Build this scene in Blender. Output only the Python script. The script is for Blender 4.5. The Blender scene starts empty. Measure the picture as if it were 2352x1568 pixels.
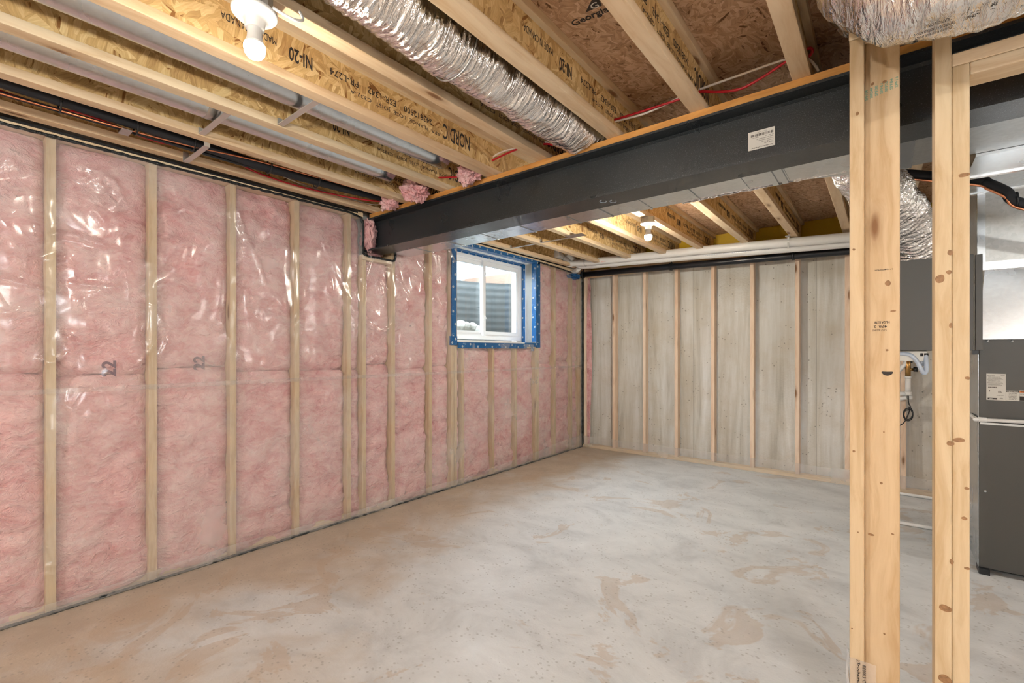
import bpy, bmesh, math, random
from mathutils import Vector, Matrix, noise
PI = math.pi
R = random.Random(7)
S = bpy.context.scene
COL = S.collection

# ------------------------------------------------------------ camera, world, lights, exposure
H = 1.28
F_PX, CX, HY = 1062.0, 1176.0, 808.0
YAW = math.atan2(850, 1062)
cam = bpy.data.cameras.new('camera'); co = bpy.data.objects.new('camera', cam); COL.objects.link(co)
cam.sensor_width = 36; cam.lens = F_PX / 2352 * 36; cam.shift_y = (HY - 784) / 2352; cam.clip_start = .02
co.location = (0, 0, H); co.rotation_euler = (PI / 2, 0, YAW)
S.camera = co
S.view_settings.view_transform = 'Standard'; S.view_settings.look = 'None'
S.view_settings.gamma = 1; S.view_settings.use_curve_mapping = False
S.view_settings.exposure = 0.0
cy = S.cycles
cy.max_bounces = 6; cy.diffuse_bounces = 4; cy.glossy_bounces = 3; cy.transmission_bounces = 2; cy.transparent_max_bounces = 6
cy.caustics_reflective = False; cy.caustics_refractive = False; cy.adaptive_threshold = .10; cy.adaptive_min_samples = 12
W = bpy.data.worlds.new('sky'); S.world = W; W.use_nodes = True
bg = W.node_tree.nodes['Background']; bg.inputs[0].default_value = (.80, .90, 1, 1); bg.inputs[1].default_value = 28.0
pl_ = bpy.data.lights.new('window_portal', 'AREA'); pl_.shape = 'RECTANGLE'; pl_.size = 1.3; pl_.size_y = .92; pl_.cycles.is_portal = True
po_ = bpy.data.objects.new('window_portal', pl_); COL.objects.link(po_); po_.location = (-3.47, 3.765, 1.86); po_.rotation_euler = (PI / 2, 0, -PI / 2)
def point(name, loc, watts, col, rad):
    l = bpy.data.lights.new(name, 'POINT'); l.energy = watts; l.color = col; l.shadow_soft_size = rad
    o = bpy.data.objects.new(name, l); COL.objects.link(o); o.location = loc
    return o
point('flash_head', (1.0, -.15, 1.52), 50, (.90, .95, 1), .16)         # the photographer's flash right of the camera
point('rear_fill', (-1.3, -2.2, 2.15), 150, (1, .97, .92), .06)         # added fill light behind the camera, no known lamp there
point('side_fill', (2.2, -1.6, 2.15), 150, (1, .97, .92), .06)  # second added fill, behind and right of the camera
point('furnace_fill', (2.3, 3.6, 2.0), 45, (1, .96, .9), .04)         # fill light added out of view to brighten the furnace front
BULB = 560

# ------------------------------------------------------------ helpers
FWD = Vector((-math.sin(YAW), math.cos(YAW), 0)); RGT = Vector((math.cos(YAW), math.sin(YAW), 0))
def at(px, py, X=None, Y=None, Z=None):
    d = FWD + RGT * ((px - CX) / F_PX) + Vector((0, 0, (HY - py) / F_PX))
    t = X / d.x if X is not None else Y / d.y if Y is not None else (Z - H) / d.z
    return Vector((d.x * t, d.y * t, H + d.z * t))
def tag(o, label, cat, group=None, kind=None):
    if label: o['label'] = label
    if cat: o['category'] = cat
    if group: o['group'] = group
    if kind: o['kind'] = kind
    return o
def thing(name, loc, label, cat, group=None):
    o = bpy.data.objects.new(name, None); COL.objects.link(o); o.location = loc; o.empty_display_size = .05
    return tag(o, label, cat, group)
def link(name, me, parent=None, loc=(0, 0, 0)):
    o = bpy.data.objects.new(name, me); COL.objects.link(o); o.location = loc
    if parent: o.parent = parent
    return o
def wloc(o):
    v = Vector((0, 0, 0))
    while o: v += Vector(o.location); o = o.parent
    return v
class MB:
    """collects verts and faces in world coordinates"""
    def __init__(s): s.v = []; s.f = []; s.sm = []
    def add(s, vs, fs, smooth=False):
        n = len(s.v); s.v += [tuple(v) for v in vs]; s.f += [tuple(i + n for i in f) for f in fs]; s.sm += [smooth] * len(fs)
        return s
    def box(s, a, b):
        x0, x1 = sorted((a[0], b[0])); y0, y1 = sorted((a[1], b[1])); z0, z1 = sorted((a[2], b[2]))
        return s.add([(x0,y0,z0),(x1,y0,z0),(x1,y1,z0),(x0,y1,z0),(x0,y0,z1),(x1,y0,z1),(x1,y1,z1),(x0,y1,z1)],
                     [(0,3,2,1),(4,5,6,7),(0,1,5,4),(1,2,6,5),(2,3,7,6),(3,0,4,7)])
    def tube(s, pts, rad, seg=12, cap=True, wob=0, ring=None):
        pts = [Vector(p) for p in pts]; n = len(pts)
        rf = rad if callable(rad) else (lambda i: rad)
        up = None; vs = []; 
        for i, p in enumerate(pts):
            t = (pts[min(i + 1, n - 1)] - pts[max(i - 1, 0)]).normalized()
            if up is None:
                up = Vector((0, 0, 1)) if abs(t.z) < .9 else Vector((1, 0, 0))
            u = (up - t * up.dot(t)).normalized(); w = t.cross(u); up = u
            for k in range(seg):
                a = 2 * PI * k / seg
                r = rf(i)
                q = p + (u * math.cos(a) + w * math.sin(a)) * r
                if wob: q += (q - p).normalized() * wob * noise.noise(q * 14)
                vs.append(q)
        fs = []
        for i in range(n - 1):
            for k in range(seg):
                k2 = (k + 1) % seg
                fs.append((i*seg+k, i*seg+k2, (i+1)*seg+k2, (i+1)*seg+k))
        s.add(vs, fs, True)
        if cap:
            b = len(s.v) - n * seg
            s.f.append(tuple(b + k for k in range(seg))[::-1]); s.sm.append(False)
            s.f.append(tuple(b + (n-1)*seg + k for k in range(seg))); s.sm.append(False)
        return s
    def lathe(s, prof, c, seg=24, axis='z'):
        vs = []
        for r, z in prof:
            for k in range(seg):
                a = 2 * PI * k / seg
                q = (r * math.cos(a), r * math.sin(a), z)
                if axis == 'y': q = (q[0], q[2], q[1])
                if axis == 'x': q = (q[2], q[0], q[1])
                vs.append(Vector(c) + Vector(q))
        fs = [(i*seg+k, i*seg+(k+1)%seg, (i+1)*seg+(k+1)%seg, (i+1)*seg+k) for i in range(len(prof)-1) for k in range(seg)]
        return s.add(vs, fs, True)
    def prism(s, poly, axis, a, b):
        """poly: list of 2D pts in the other two axes (cyclic order xyz)"""
        def P(u, v, t):
            return {'x': (t, u, v), 'y': (u, t, v), 'z': (u, v, t)}[axis]
        n = len(poly)
        return s.add([P(u, v, a) for u, v in poly] + [P(u, v, b) for u, v in poly],
                     [tuple(range(n))[::-1], tuple(range(n, 2*n))] + [(i, (i+1) % n, n + (i+1) % n, n + i) for i in range(n)])
    def build(s, name, mat, parent=None, bevel=0, kind=None, label=None, base=None):
        off = wloc(parent) if parent else Vector(base or (0, 0, 0))
        me = bpy.data.meshes.new(name)
        me.from_pydata([tuple(Vector(v) - off) for v in s.v], [], s.f)
        bm = bmesh.new(); bm.from_mesh(me)
        bmesh.ops.recalc_face_normals(bm, faces=bm.faces)
        if bevel: bmesh.ops.bevel(bm, geom=bm.edges[:], offset=bevel, segments=2, affect='EDGES', profile=.6)
        bm.to_mesh(me); bm.free()
        if any(s.sm) and not bevel: me.polygons.foreach_set('use_smooth', s.sm)
        me.materials.append(mat)
        o = link(name, me, parent, (0, 0, 0) if parent else off)
        if kind: o['kind'] = kind
        if label: o['label'] = label
        return o
def box(name, a, b, mat, parent=None, bevel=0, **k): return MB().box(a, b).build(name, mat, parent, bevel, **k)
def spline(pts, n=8):
    pts = [Vector(p) for p in pts]; out = []
    for i in range(len(pts) - 1):
        p0 = pts[max(i-1, 0)]; p1 = pts[i]; p2 = pts[i+1]; p3 = pts[min(i+2, len(pts)-1)]
        for k in range(n):
            t = k / n
            out.append(.5 * ((2*p1) + (p2-p0)*t + (2*p0-5*p1+4*p2-p3)*t*t + (3*p1-p0-3*p2+p3)*t*t*t))
    out.append(pts[-1]); return out
def grid(nu, nv, fn):
    vs = [fn(i / nu, j / nv) for i in range(nu + 1) for j in range(nv + 1)]
    fs = [(i*(nv+1)+j, (i+1)*(nv+1)+j, (i+1)*(nv+1)+j+1, i*(nv+1)+j+1) for i in range(nu) for j in range(nv)]
    return vs, fs
TXT = {}
def text_mesh(body, mat, bold=0):
    key = (body, mat.name, bold)
    if key in TXT: return TXT[key]
    cu = bpy.data.curves.new('lettering', 'FONT'); cu.body = body; cu.size = 1; cu.align_x = 'CENTER'; cu.align_y = 'CENTER'
    cu.offset = bold; cu.resolution_u = 2; cu.extrude = .004
    o = bpy.data.objects.new('t', cu); COL.objects.link(o)
    bpy.context.view_layer.update()
    me = bpy.data.meshes.new_from_object(o.evaluated_get(bpy.context.evaluated_depsgraph_get()))
    bpy.data.objects.remove(o); bpy.data.curves.remove(cu)
    me.name = 'lettering'; me.materials.clear(); me.materials.append(mat)
    TXT[key] = me
    return me
def lettering(body, c, xdir, ydir, w, h, mat, parent, bold=0, name='lettering'):
    """text centred at c, xdir/ydir unit vectors, fitted to w x h"""
    me = text_mesh(body, mat, bold)
    xs = [v.co.x for v in me.vertices]; ys = [v.co.y for v in me.vertices]
    sx = w / (max(xs) - min(xs)); sy = h / (max(ys) - min(ys))
    x = Vector(xdir).normalized(); y = Vector(ydir).normalized(); z = x.cross(y)
    mx, my = (max(xs) + min(xs)) / 2, (max(ys) + min(ys)) / 2
    m = Matrix((x * sx, y * sy, z * .05)).transposed().to_4x4()
    o = link(name, me, parent)
    m.translation = Vector(c) - x * sx * mx - y * sy * my - (wloc(parent) if parent else Vector())
    o.matrix_local = m; o['kind'] = 'stuff'
    return o

# ------------------------------------------------------------ materials
class NT:
    def __init__(s, name):
        m = bpy.data.materials.new(name); m.use_nodes = True; s.m = m; s.t = m.node_tree; s.n = s.t.nodes; s.n.clear()
        s.out = s.n.new('ShaderNodeOutputMaterial'); s.tc = None
    def set(s, nd, k, v):
        if v is None: return
        if isinstance(v, bpy.types.NodeSocket): s.t.links.new(v, nd.inputs[k])
        else:
            i = nd.inputs[k]
            if i.type == 'RGBA' and len(v) == 3: v = (*v, 1)
            i.default_value = v
    def nd(s, typ, ins=None, **at_):
        n = s.n.new('ShaderNode' + typ)
        for k, v in at_.items(): setattr(n, k, v)
        for k, v in (ins or {}).items(): s.set(n, k, v)
        return n
    def obj(s, rnd=True):
        c = s.nd('TexCoord').outputs['Object']
        if rnd:
            r = s.nd('ObjectInfo').outputs['Random']
            v = s.nd('CombineXYZ', {0: s.math('MULTIPLY', r, 37.0), 1: s.math('MULTIPLY', r, 91.0), 2: s.math('MULTIPLY', r, 53.0)}).outputs[0]
            c = s.nd('VectorMath', {0: c, 1: v}, operation='ADD').outputs[0]
        return c
    def map(s, v, scale=(1, 1, 1), rot=(0, 0, 0), loc=(0, 0, 0)):
        return s.nd('Mapping', {'Vector': v, 'Scale': scale, 'Rotation': rot, 'Location': loc}).outputs[0]
    def noise(s, v, scale, detail=4, rough=.55, dist=0, col=False):
        n = s.nd('TexNoise', {'Vector': v, 'Scale': scale, 'Detail': detail, 'Roughness': rough, 'Distortion': dist})
        return n.outputs['Color' if col else 'Fac']
    def vor(s, v, scale, feat='F1', out='Distance', rnd=1.0):
        n = s.nd('TexVoronoi', {'Vector': v, 'Scale': scale, 'Randomness': rnd}, feature=feat)
        return n.outputs[out]
    def math(s, op, a, b=None, c=None, clamp=False):
        n = s.nd('Math', {0: a}, operation=op, use_clamp=clamp)
        if b is not None: s.set(n, 1, b)
        if c is not None: s.set(n, 2, c)
        return n.outputs[0]
    def ramp(s, f, stops, interp='LINEAR'):
        n = s.nd('ValToRGB', {'Fac': f}); e = n.color_ramp; e.interpolation = interp
        while len(e.elements) < len(stops): e.elements.new(.5)
        for el, (p, c) in zip(e.elements, stops):
            el.position = p; el.color = (*c, 1) if not isinstance(c, (int, float)) else (c, c, c, 1)
        return n.outputs[0]
    def mix(s, f, a, b, mode='MIX'):
        n = s.nd('Mix', data_type='RGBA', blend_type=mode)
        for k, v in ((0, f), (6, a), (7, b)): s.set(n, k, v)
        return n.outputs[2]
    def sep(s, v): return s.nd('SeparateXYZ', {0: v}).outputs
    def comb(s, x, y, z): return s.nd('CombineXYZ', {0: x, 1: y, 2: z}).outputs[0]
    def bump(s, h, dist=.01, strength=1.0): return s.nd('Bump', {'Height': h, 'Distance': dist, 'Strength': strength}).outputs[0]
    def schlick(s, nrm, f0):
        g = s.nd('NewGeometry').outputs
        d = s.nd('VectorMath', {0: nrm if nrm is not None else g['Normal'], 1: g['Incoming']}, operation='DOT_PRODUCT').outputs['Value']
        p = s.math('POWER', s.math('SUBTRACT', 1.0, s.math('ABSOLUTE', d), clamp=True), 5.0)
        return s.math('MULTIPLY_ADD', p, 1 - f0, f0, clamp=True)
    def bsdf(s, color, rough=.6, metal=0.0, bump=None, spec=.5, extra=None):
        b = s.nd('BsdfPrincipled', {'Base Color': color, 'Roughness': rough, 'Metallic': metal, 'Specular IOR Level': spec})
        if bump is not None: s.set(b, 'Normal', bump)
        for k, v in (extra or {}).items(): s.set(b, k, v)
        s.t.links.new(b.outputs[0], s.out.inputs[0]); return s.m
def plain(name, col, rough=.5, metal=0.0, spec=.5, nz=0.06, scale=30):
    t = NT(name); c = t.obj()
    n = t.noise(c, scale, 3)
    k = t.mix(n, tuple(x * (1 - nz) for x in col), tuple(min(1, x * (1 + nz)) for x in col))
    return t.bsdf(k, rough, metal, spec=spec)
def lumber(name, axis, base, dark, knotc=(.22, .10, .04)):
    t = NT(name); c = t.obj()
    sc = {'x': (1.2, 26, 26), 'y': (26, 1.2, 26), 'z': (26, 26, 1.2)}[axis]
    g = t.map(c, sc)
    w = t.noise(t.map(c, tuple(1.5 if q < 5 else 5 for q in sc)), 1.0, 2)
    g2 = t.nd('VectorMath', {0: g, 1: t.nd('VectorMath', {0: t.noise(t.map(c, tuple(2 if q < 5 else 6 for q in sc)), 1, 2, col=True), 'Scale': 3.0}, operation='SCALE').outputs[0]}, operation='ADD').outputs[0]
    grain = t.noise(g2, 1.0, 5, .62)
    grain = t.ramp(grain, [(.34, 0), (.46, .45), (.54, .75), (.68, 1)])
    col = t.mix(grain, dark, base)
    tint = t.mix(t.nd('ObjectInfo').outputs['Random'], (1, .93, .86), (1, 1.0, .97))
    col = t.mix(1.0, col, tint, 'MULTIPLY')
    ksc = {'x': (3.0, 11, 11), 'y': (11, 3.0, 11), 'z': (11, 11, 3.0)}[axis]
    kd = t.nd('TexVoronoi', {'Vector': t.map(c, ksc), 'Scale': 1.0, 'Randomness': 1.0})
    pick = t.math('GREATER_THAN', t.sep(kd.outputs['Color'])[0], .68)
    k = t.math('MULTIPLY', t.ramp(kd.outputs['Distance'], [(.0, 1), (.10, .9), (.17, .25), (.30, 0)]), pick)
    col = t.mix(k, col, knotc)
    fine = t.noise(t.map(c, tuple(q * 4 for q in sc)), 1, 2)
    return t.bsdf(col, .62, 0, t.bump(fine, .0012, .6), spec=.3)
def osb(name, plane, dark, mid, light, sc=1.0, contrast=1.0):
    t = NT(name); c = t.obj()
    x, y, z = t.sep(c)
    p = {'yz': t.comb(y, z, x), 'xy': t.comb(x, y, z)}[plane]
    p = t.nd('VectorMath', {0: p, 1: t.nd('VectorMath', {0: t.noise(p, 9, 2, col=True), 'Scale': .035}, operation='SCALE').outputs[0]}, operation='ADD').outputs[0]
    r = None
    for i, (a, L, Wd) in enumerate(((78, 10, 46), (25, 9, 52), (-44, 11, 42), (102, 8, 60))):
        q = t.map(p, (1, 1, 1), (0, 0, math.radians(a)))
        qc = t.map(q, (L * sc, Wd * sc, 0), (0, 0, 0), (i * 3.7, i * 5.1, 0))
        cell = t.sep(t.vor(qc, 1.0, 'F1', 'Color'))
        fine = t.noise(t.map(q, (14 * sc, 190 * sc, 0), (0, 0, 0), (i, 0, 0)), 1.0, 3, .6)
        v = t.math('ADD', t.math('MULTIPLY', cell[0], .42), t.math('MULTIPLY', fine, .58))
        sliver = t.math('MULTIPLY', t.math('GREATER_THAN', cell[2], .90), t.ramp(t.noise(t.map(q, (9 * sc, 60 * sc, 0), (0, 0, 0), (7, i, 0)), 1.0, 2), [(.50, 0), (.60, .45)]))
        v = t.math('SUBTRACT', v, sliver)
        if r is None: r = v
        else:
            m = t.math('GREATER_THAN', t.sep(t.vor(t.map(p, (13 * sc, 24 * sc, 0), (0, 0, i * 1.1), (i * 9.1, 2, 0)), 1.0, 'F1', 'Color'))[1], .60)
            r = t.nd('Mix', {0: m, 2: r, 3: v}).outputs[0]
    lo = t.noise(p, 2.2, 2)
    r = t.math('ADD', r, t.math('MULTIPLY', t.math('SUBTRACT', lo, .5), .25))
    col = t.ramp(r, [(.10, dark), (.30, tuple((a * .35 + b * .65) for a, b in zip(dark, mid))), (.5, mid), (.80, light)])
    return t.bsdf(col, .7, 0, t.bump(t.noise(p, 60, 1), .0012, .4), spec=.25)

M = {}
M['wood_y'] = lumber('spruce along y', 'y', (.78, .65, .47), (.66, .49, .31))
M['wood_x'] = lumber('spruce along x', 'x', (.78, .65, .47), (.66, .49, .31))
M['wood_z'] = lumber('spruce upright', 'z', (.68, .55, .375), (.53, .385, .225))
M['wood_far'] = lumber('pinkish spruce upright', 'z', (.84, .71, .59), (.72, .55, .42))
M['wood_plate'] = lumber('orange nailing plate', 'x', (.68, .36, .11), (.50, .23, .06))
M['osb_web'] = osb('oriented strand web', 'yz', (.28, .13, .04), (.68, .46, .20), (.88, .70, .37), 1.0)
M['osb_deck'] = osb('oriented strand deck', 'xy', (.17, .085, .04), (.56, .355, .215), (.74, .53, .37), 1.5)
M['yellow'] = plain('yellow coated board', (.62, .40, .012), .5)
M['ink'] = plain('black stamp ink', (.045, .035, .03), .8)
M['green_ink'] = plain('green stamp ink', (.20, .38, .28), .8)
M['strap'] = plain('bare zinc strap', (.62, .62, .60), .4, .7, nz=.05)
M['black'] = plain('black plastic', (.012, .013, .015), .38)
M['foam_black'] = plain('black pipe foam', (.011, .012, .016), .75)
M['abs'] = plain('black pipe', (.010, .012, .017), .28)
M['white'] = plain('white plastic', (.80, .79, .76), .32, nz=.03)
M['pvc'] = plain('white pvc pipe', (.78, .78, .77), .30, nz=.03)
M['vinyl'] = plain('white vinyl', (.82, .84, .86), .28, nz=.02)
M['paper'] = plain('label paper', (.72, .71, .66), .55, nz=.03)
M['red'] = plain('red cable sheath', (.46, .008, .018), .35)
M['white_cable'] = plain('white cable sheath', (.72, .66, .60), .4)
M['copper'] = plain('copper', (.72, .30, .16), .28, 1.0)
M['brass'] = plain('brass', (.55, .33, .12), .30, 1.0)
M['orange'] = plain('orange print', (.80, .22, .03), .5)
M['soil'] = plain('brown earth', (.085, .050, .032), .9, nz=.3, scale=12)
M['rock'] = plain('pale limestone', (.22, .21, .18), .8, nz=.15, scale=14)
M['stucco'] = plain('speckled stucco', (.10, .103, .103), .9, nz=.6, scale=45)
M['grey_cab'] = plain('dark grey painted cabinet', (.082, .080, .074), .42, 0, nz=.05, scale=200)
M['tubing'] = plain('clear vinyl tubing', (.50, .58, .70), .25)
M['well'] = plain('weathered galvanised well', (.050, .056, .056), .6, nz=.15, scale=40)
def metal_mat(name, col, rough, spangle=.08, metal=1.0):
    t = NT(name); c = t.obj()
    v = t.sep(t.vor(c, 60, 'F1', 'Color'))[0]
    n = t.noise(c, 3.5, 3)
    k = t.mix(v, tuple(x * (1 - spangle) for x in col), col)
    r = t.math('ADD', t.math('MULTIPLY', n, .06), rough - .03)
    return t.bsdf(k, r, metal)
M['galv'] = metal_mat('galvanised sheet', (.66, .70, .73), .27)
M['galv_dull'] = metal_mat('dull galvanised sheet', (.50, .51, .50), .42, .12)
M['bright_tape'] = metal_mat('foil tape', (.85, .85, .84), .22, .2)
def foil_mat(name, sc, axis_stretch):
    t = NT(name); c = t.obj(False)
    a = t.noise(t.map(c, axis_stretch), 1.0, 4, .65, .8)
    b = t.vor(t.map(c, tuple(x * .8 for x in axis_stretch)), 1.0, 'DISTANCE_TO_EDGE')
    h = t.math('ADD', a, t.math('MULTIPLY', b, .5))
    col = t.mix(t.noise(c, 5, 2), (.80, .80, .80), (.92, .90, .88))
    return t.bsdf(col, .16, 1.0, t.bump(h, .012, 1.0))
M['foil_y'] = foil_mat('crinkled foil along y', 1, (12, 70, 14))
M['foil_x'] = foil_mat('crinkled foil along x', 1, (60, 14, 14))
M['foil_z'] = foil_mat('crinkled foil upright', 1, (22, 22, 45))
def steel():
    t = NT('charcoal painted steel'); c = t.obj()
    n = t.noise(c, 260, 2); s = t.ramp(n, [(.60, 0), (.70, 1)])
    lo = t.noise(c, 3, 3)
    col = t.mix(s, t.mix(lo, (.014, .018, .021), (.026, .031, .034)), (.11, .125, .135))
    return t.bsdf(col, t.math('ADD', t.math('MULTIPLY', lo, .2), .20), .0, t.bump(t.noise(c, 420, 2), .0012, .5), spec=.6)
M['steel'] = steel()
def concrete_floor():
    t = NT('concrete slab'); c = t.obj(False)
    x, y, z = t.sep(c)
    w = t.noise(c, 1.1, 6, .6, .6)
    streak = t.noise(t.map(c, (2.4, 3.2, 1), (0, 0, .35)), 1.0, 6, .68, .5)
    grey = t.ramp(streak, [(.30, (.48, .50, .515)), (.5, (.61, .635, .65)), (.72, (.70, .725, .74))])
    tan = t.ramp(t.noise(c, 4.5, 6, .62), [(.3, (.41, .325, .24)), (.7, (.55, .455, .35))])
    # dust lying along the insulated wall and dried puddle stains
    edge = t.math('MULTIPLY_ADD', x, -.75, -1.50)                      # 0 about 1.7 m, 1 about 3 m left of the camera
    near = t.math('MULTIPLY_ADD', y, -.50, .62)
    m = t.math('ADD', t.math('ADD', t.math('MAXIMUM', edge, near), t.math('MULTIPLY', t.math('SUBTRACT', w, .5), 1.9)), 0.0)
    m1 = t.ramp(m, [(.12, 0), (.62, 1)])
    spot = t.noise(c, 1.7, 5, .62, 1.2)
    m2 = t.ramp(spot, [(.575, 0), (.60, .75), (.70, .55)])
    col = t.mix(t.math('MULTIPLY', m1, .85), grey, tan)
    col = t.mix(t.math('MULTIPLY', m2, .60), col, (.47, .36, .26))
    sp = t.vor(t.map(c, (38, 46, 38)), 1.0)
    pick = t.math('GREATER_THAN', t.noise(c, 9, 2), .50)
    col = t.mix(t.math('MULTIPLY', t.math('MULTIPLY', t.ramp(sp, [(.16, 1), (.30, 0)]), pick), .35), col, (.19, .18, .16))
    b = t.math('ADD', t.noise(c, 90, 3), t.math('MULTIPLY', streak, 1.2))
    return t.bsdf(col, t.ramp(streak, [(.3, .62), (.7, .42)]), 0, t.bump(b, .0016, .6), spec=.45)
M['floor'] = concrete_floor()
def concrete_wall():
    t = NT('poured concrete wall'); c = t.obj(False)
    st = t.noise(t.map(c, (7, 7, .55)), 1.0, 6, .65, .4)
    blot = t.noise(c, 3.0, 6, .65)
    col = t.ramp(st, [(.28, (.40, .38, .33)), (.42, (.58, .565, .52)), (.58, (.70, .70, .68)), (.8, (.78, .78, .765))])
    col = t.mix(t.ramp(blot, [(.45, 0), (.75, .55)]), col, (.52, .46, .36))
    x, y, z = t.sep(c)
    top = t.math('MULTIPLY', t.ramp(t.math('ADD', z, t.math('MULTIPLY', st, .5)), [(0, 0), (1, 1)]), 0)
    pits = t.vor(c, 26); pk = t.math('GREATER_THAN', t.noise(c, 6, 2), .56)
    col = t.mix(t.math('MULTIPLY', t.math('MULTIPLY', t.ramp(pits, [(.13, 1), (.2, 0)]), pk), .6), col, (.16, .15, .13))
    xs = t.math('ABSOLUTE', t.math('SUBTRACT', t.math('FRACT', t.math('MULTIPLY_ADD', x, 1.64, .36)), .5))
    col = t.mix(t.math('MULTIPLY', t.math('LESS_THAN', xs, .006), .6), col, (.20, .19, .17))
    return t.bsdf(col, .8, 0, t.bump(t.math('ADD', st, t.noise(c, 60, 4)), .004, .7), spec=.3)
M['wall'] = concrete_wall()
def pink():
    t = NT('pink glass wool'); c = t.obj()
    wv = t.nd('VectorMath', {0: c, 1: t.nd('VectorMath', {0: t.noise(c, 7, 4, col=True), 'Scale': .12}, operation='SCALE').outputs[0]}, operation='ADD').outputs[0]
    a = t.noise(t.map(wv, (5, 5, 9)), 1.0, 5, .68)
    b = t.noise(t.map(wv, (22, 22, 40)), 1.0, 4, .7)
    fib = t.math('ADD', t.math('MULTIPLY', a, .65), t.math('MULTIPLY', b, .35))
    col = t.ramp(fib, [(.30, (.55, .20, .205)), (.40, (.71, .345, .355)), (.52, (.81, .50, .505)), (.68, (.87, .66, .645))])
    return t.bsdf(col, .95, 0, t.bump(fib, .045, 1.0), spec=.05, extra={'Subsurface Weight': 0.0})
M['pink'] = pink()
def poly(name, haze=.22, rough=.19, bumpd=.004):
    t = NT(name); c = t.obj(False)
    crease = t.noise(t.map(c, (1, 3.4, 1.7), (.6, 0, 0)), 1.0, 2, .45, .8)
    rid = t.math('ABSOLUTE', t.math('SUBTRACT', crease, .5))
    bp = t.bump(t.math('SUBTRACT', t.noise(c, 3, 2), t.math('MULTIPLY', t.math('MINIMUM', rid, .09), 2.2)), bumpd * 8, .8)
    gl = t.nd('BsdfGlossy', {'Color': (1, 1, 1, 1), 'Roughness': rough, 'Normal': bp}).outputs[0]
    tr = t.nd('BsdfTransparent', {'Color': (.97, .965, .965, 1)}).outputs[0]
    df = t.nd('BsdfDiffuse', {'Color': (.86, .84, .83, 1)}).outputs[0]
    hz = t.math('MULTIPLY', t.ramp(t.noise(c, 2.3, 4), [(.35, .35), (.75, 1.6)]), haze)
    a = t.nd('MixShader', {0: hz, 1: tr, 2: df}).outputs[0]
    k = t.nd('MixShader', {0: t.schlick(bp, .05), 1: a, 2: gl}).outputs[0]
    t.t.links.new(k, t.out.inputs[0]); return t.m
M['poly'] = poly('clear polythene sheet')
M['poly_strip'] = poly('hazy polythene strip', .24, .2, .003)
M['poly_white'] = poly('white backed polythene', .92, .25, .003)
def glass():
    t = NT('window glass')
    gl = t.nd('BsdfGlossy', {'Color': (1, 1, 1, 1), 'Roughness': .02}).outputs[0]
    tr = t.nd('BsdfTransparent', {'Color': (.93, .95, .95, 1)}).outputs[0]
    k = t.nd('MixShader', {0: t.schlick(None, .045), 1: tr, 2: gl}).outputs[0]
    t.t.links.new(k, t.out.inputs[0]); return t.m
M['glass'] = glass()
def tape():
    t = NT('blue sheathing tape'); c = t.obj()
    n = t.noise(c, 26, 4, .6, 1)
    col = t.mix(t.ramp(n, [(.60, 0), (.74, .6)]), (.008, .105, .30), (.45, .62, .80))
    return t.bsdf(col, .3, 0, t.bump(n, .004, .8), spec=.5)
M['tape'] = tape()
def bead():
    t = NT('black acoustic sealant'); c = t.obj()
    return t.bsdf((.012, .016, .018), .3, 0, t.bump(t.noise(c, 60, 3), .01, 1))
M['bead'] = bead()
def bulb():
    t = NT('lit bulb glass')
    e = t.nd('Emission', {'Color': (1, .92, .78, 1), 'Strength': BULB}).outputs[0]
    t.t.links.new(e, t.out.inputs[0]); return t.m
M['bulb'] = bulb(); M['bulb_far'] = bulb(); M['bulb_far'].node_tree.nodes['Emission'].inputs[1].default_value = BULB * 3.3

# ------------------------------------------------------------ dimensions
ZJ = H + 1.092           # underside of the joists
DJ = .241                # joist depth
ZD = ZJ + DJ             # underside of the deck
XL = -3.186              # face of the left stud wall
YF = 5.49                # face of the far stud wall
YB, XR = -3.4, 3.6       # room behind and beside the camera
def structure(o, label=None): o['kind'] = 'structure'; 
def srt(o): o['kind'] = 'structure'; return o

# ------------------------------------------------------------ room shell
srt(box('floor', (-3.5, YB - .2, -.12), (XR + .2, 5.9, 0), M['floor']))
WY0, WY1, WZ0, WZ1 = 3.10, 4.43, 1.375, 2.335         # window opening
XC = XL - .145                                          # inner face of the left concrete
wl = MB()
for a, b in (((YB - .2, -.12), (WY0, ZD)), ((WY1, -.12), (5.9, ZD)), ((WY0, -.12), (WY1, WZ0)), ((WY0, WZ1), (WY1, ZD))):
    wl.box((XC, a[0], a[1]), (XC - .22, b[0], b[1]))
wall_left = srt(wl.build('wall_left', M['wall']))
wall_far = srt(box('wall_far', (-3.4, 5.625, -.12), (XR + .2, 5.85, H + 1.05), M['wall']))
srt(box('wall_right', (XR, YB, -.12), (XR + .2, 5.7, ZD), M['wall']))
srt(box('wall_back', (XC, YB - .2, -.12), (XR + .2, YB, ZD), M['wall']))

# deck panels
ceiling = srt(MB().box((-3.5, YB - .2, ZD + .019), (XR + .2, 5.9, ZD + .06)).build('ceiling', M['osb_deck']))
for i, x0 in enumerate((-3.45, -1.07, 1.37)):
    x1 = (-1.07, 1.37, 3.75)[i]
    for y1 in (2.42 - 1.22 * 4, 2.42 - 1.22 * 3, 2.42 - 1.22 * 2, 2.42 - 1.22, 2.42, 3.64, 4.86, 5.88):
        y0 = y1 - (1.22 if y1 < 5 else 1.02)
        sh = 0
        box('deck_panel', (x0 + .003, y0 + .003, ZD), (x1 - .003, y1 - .003, ZD + .019), M['osb_deck'], ceiling)
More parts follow.
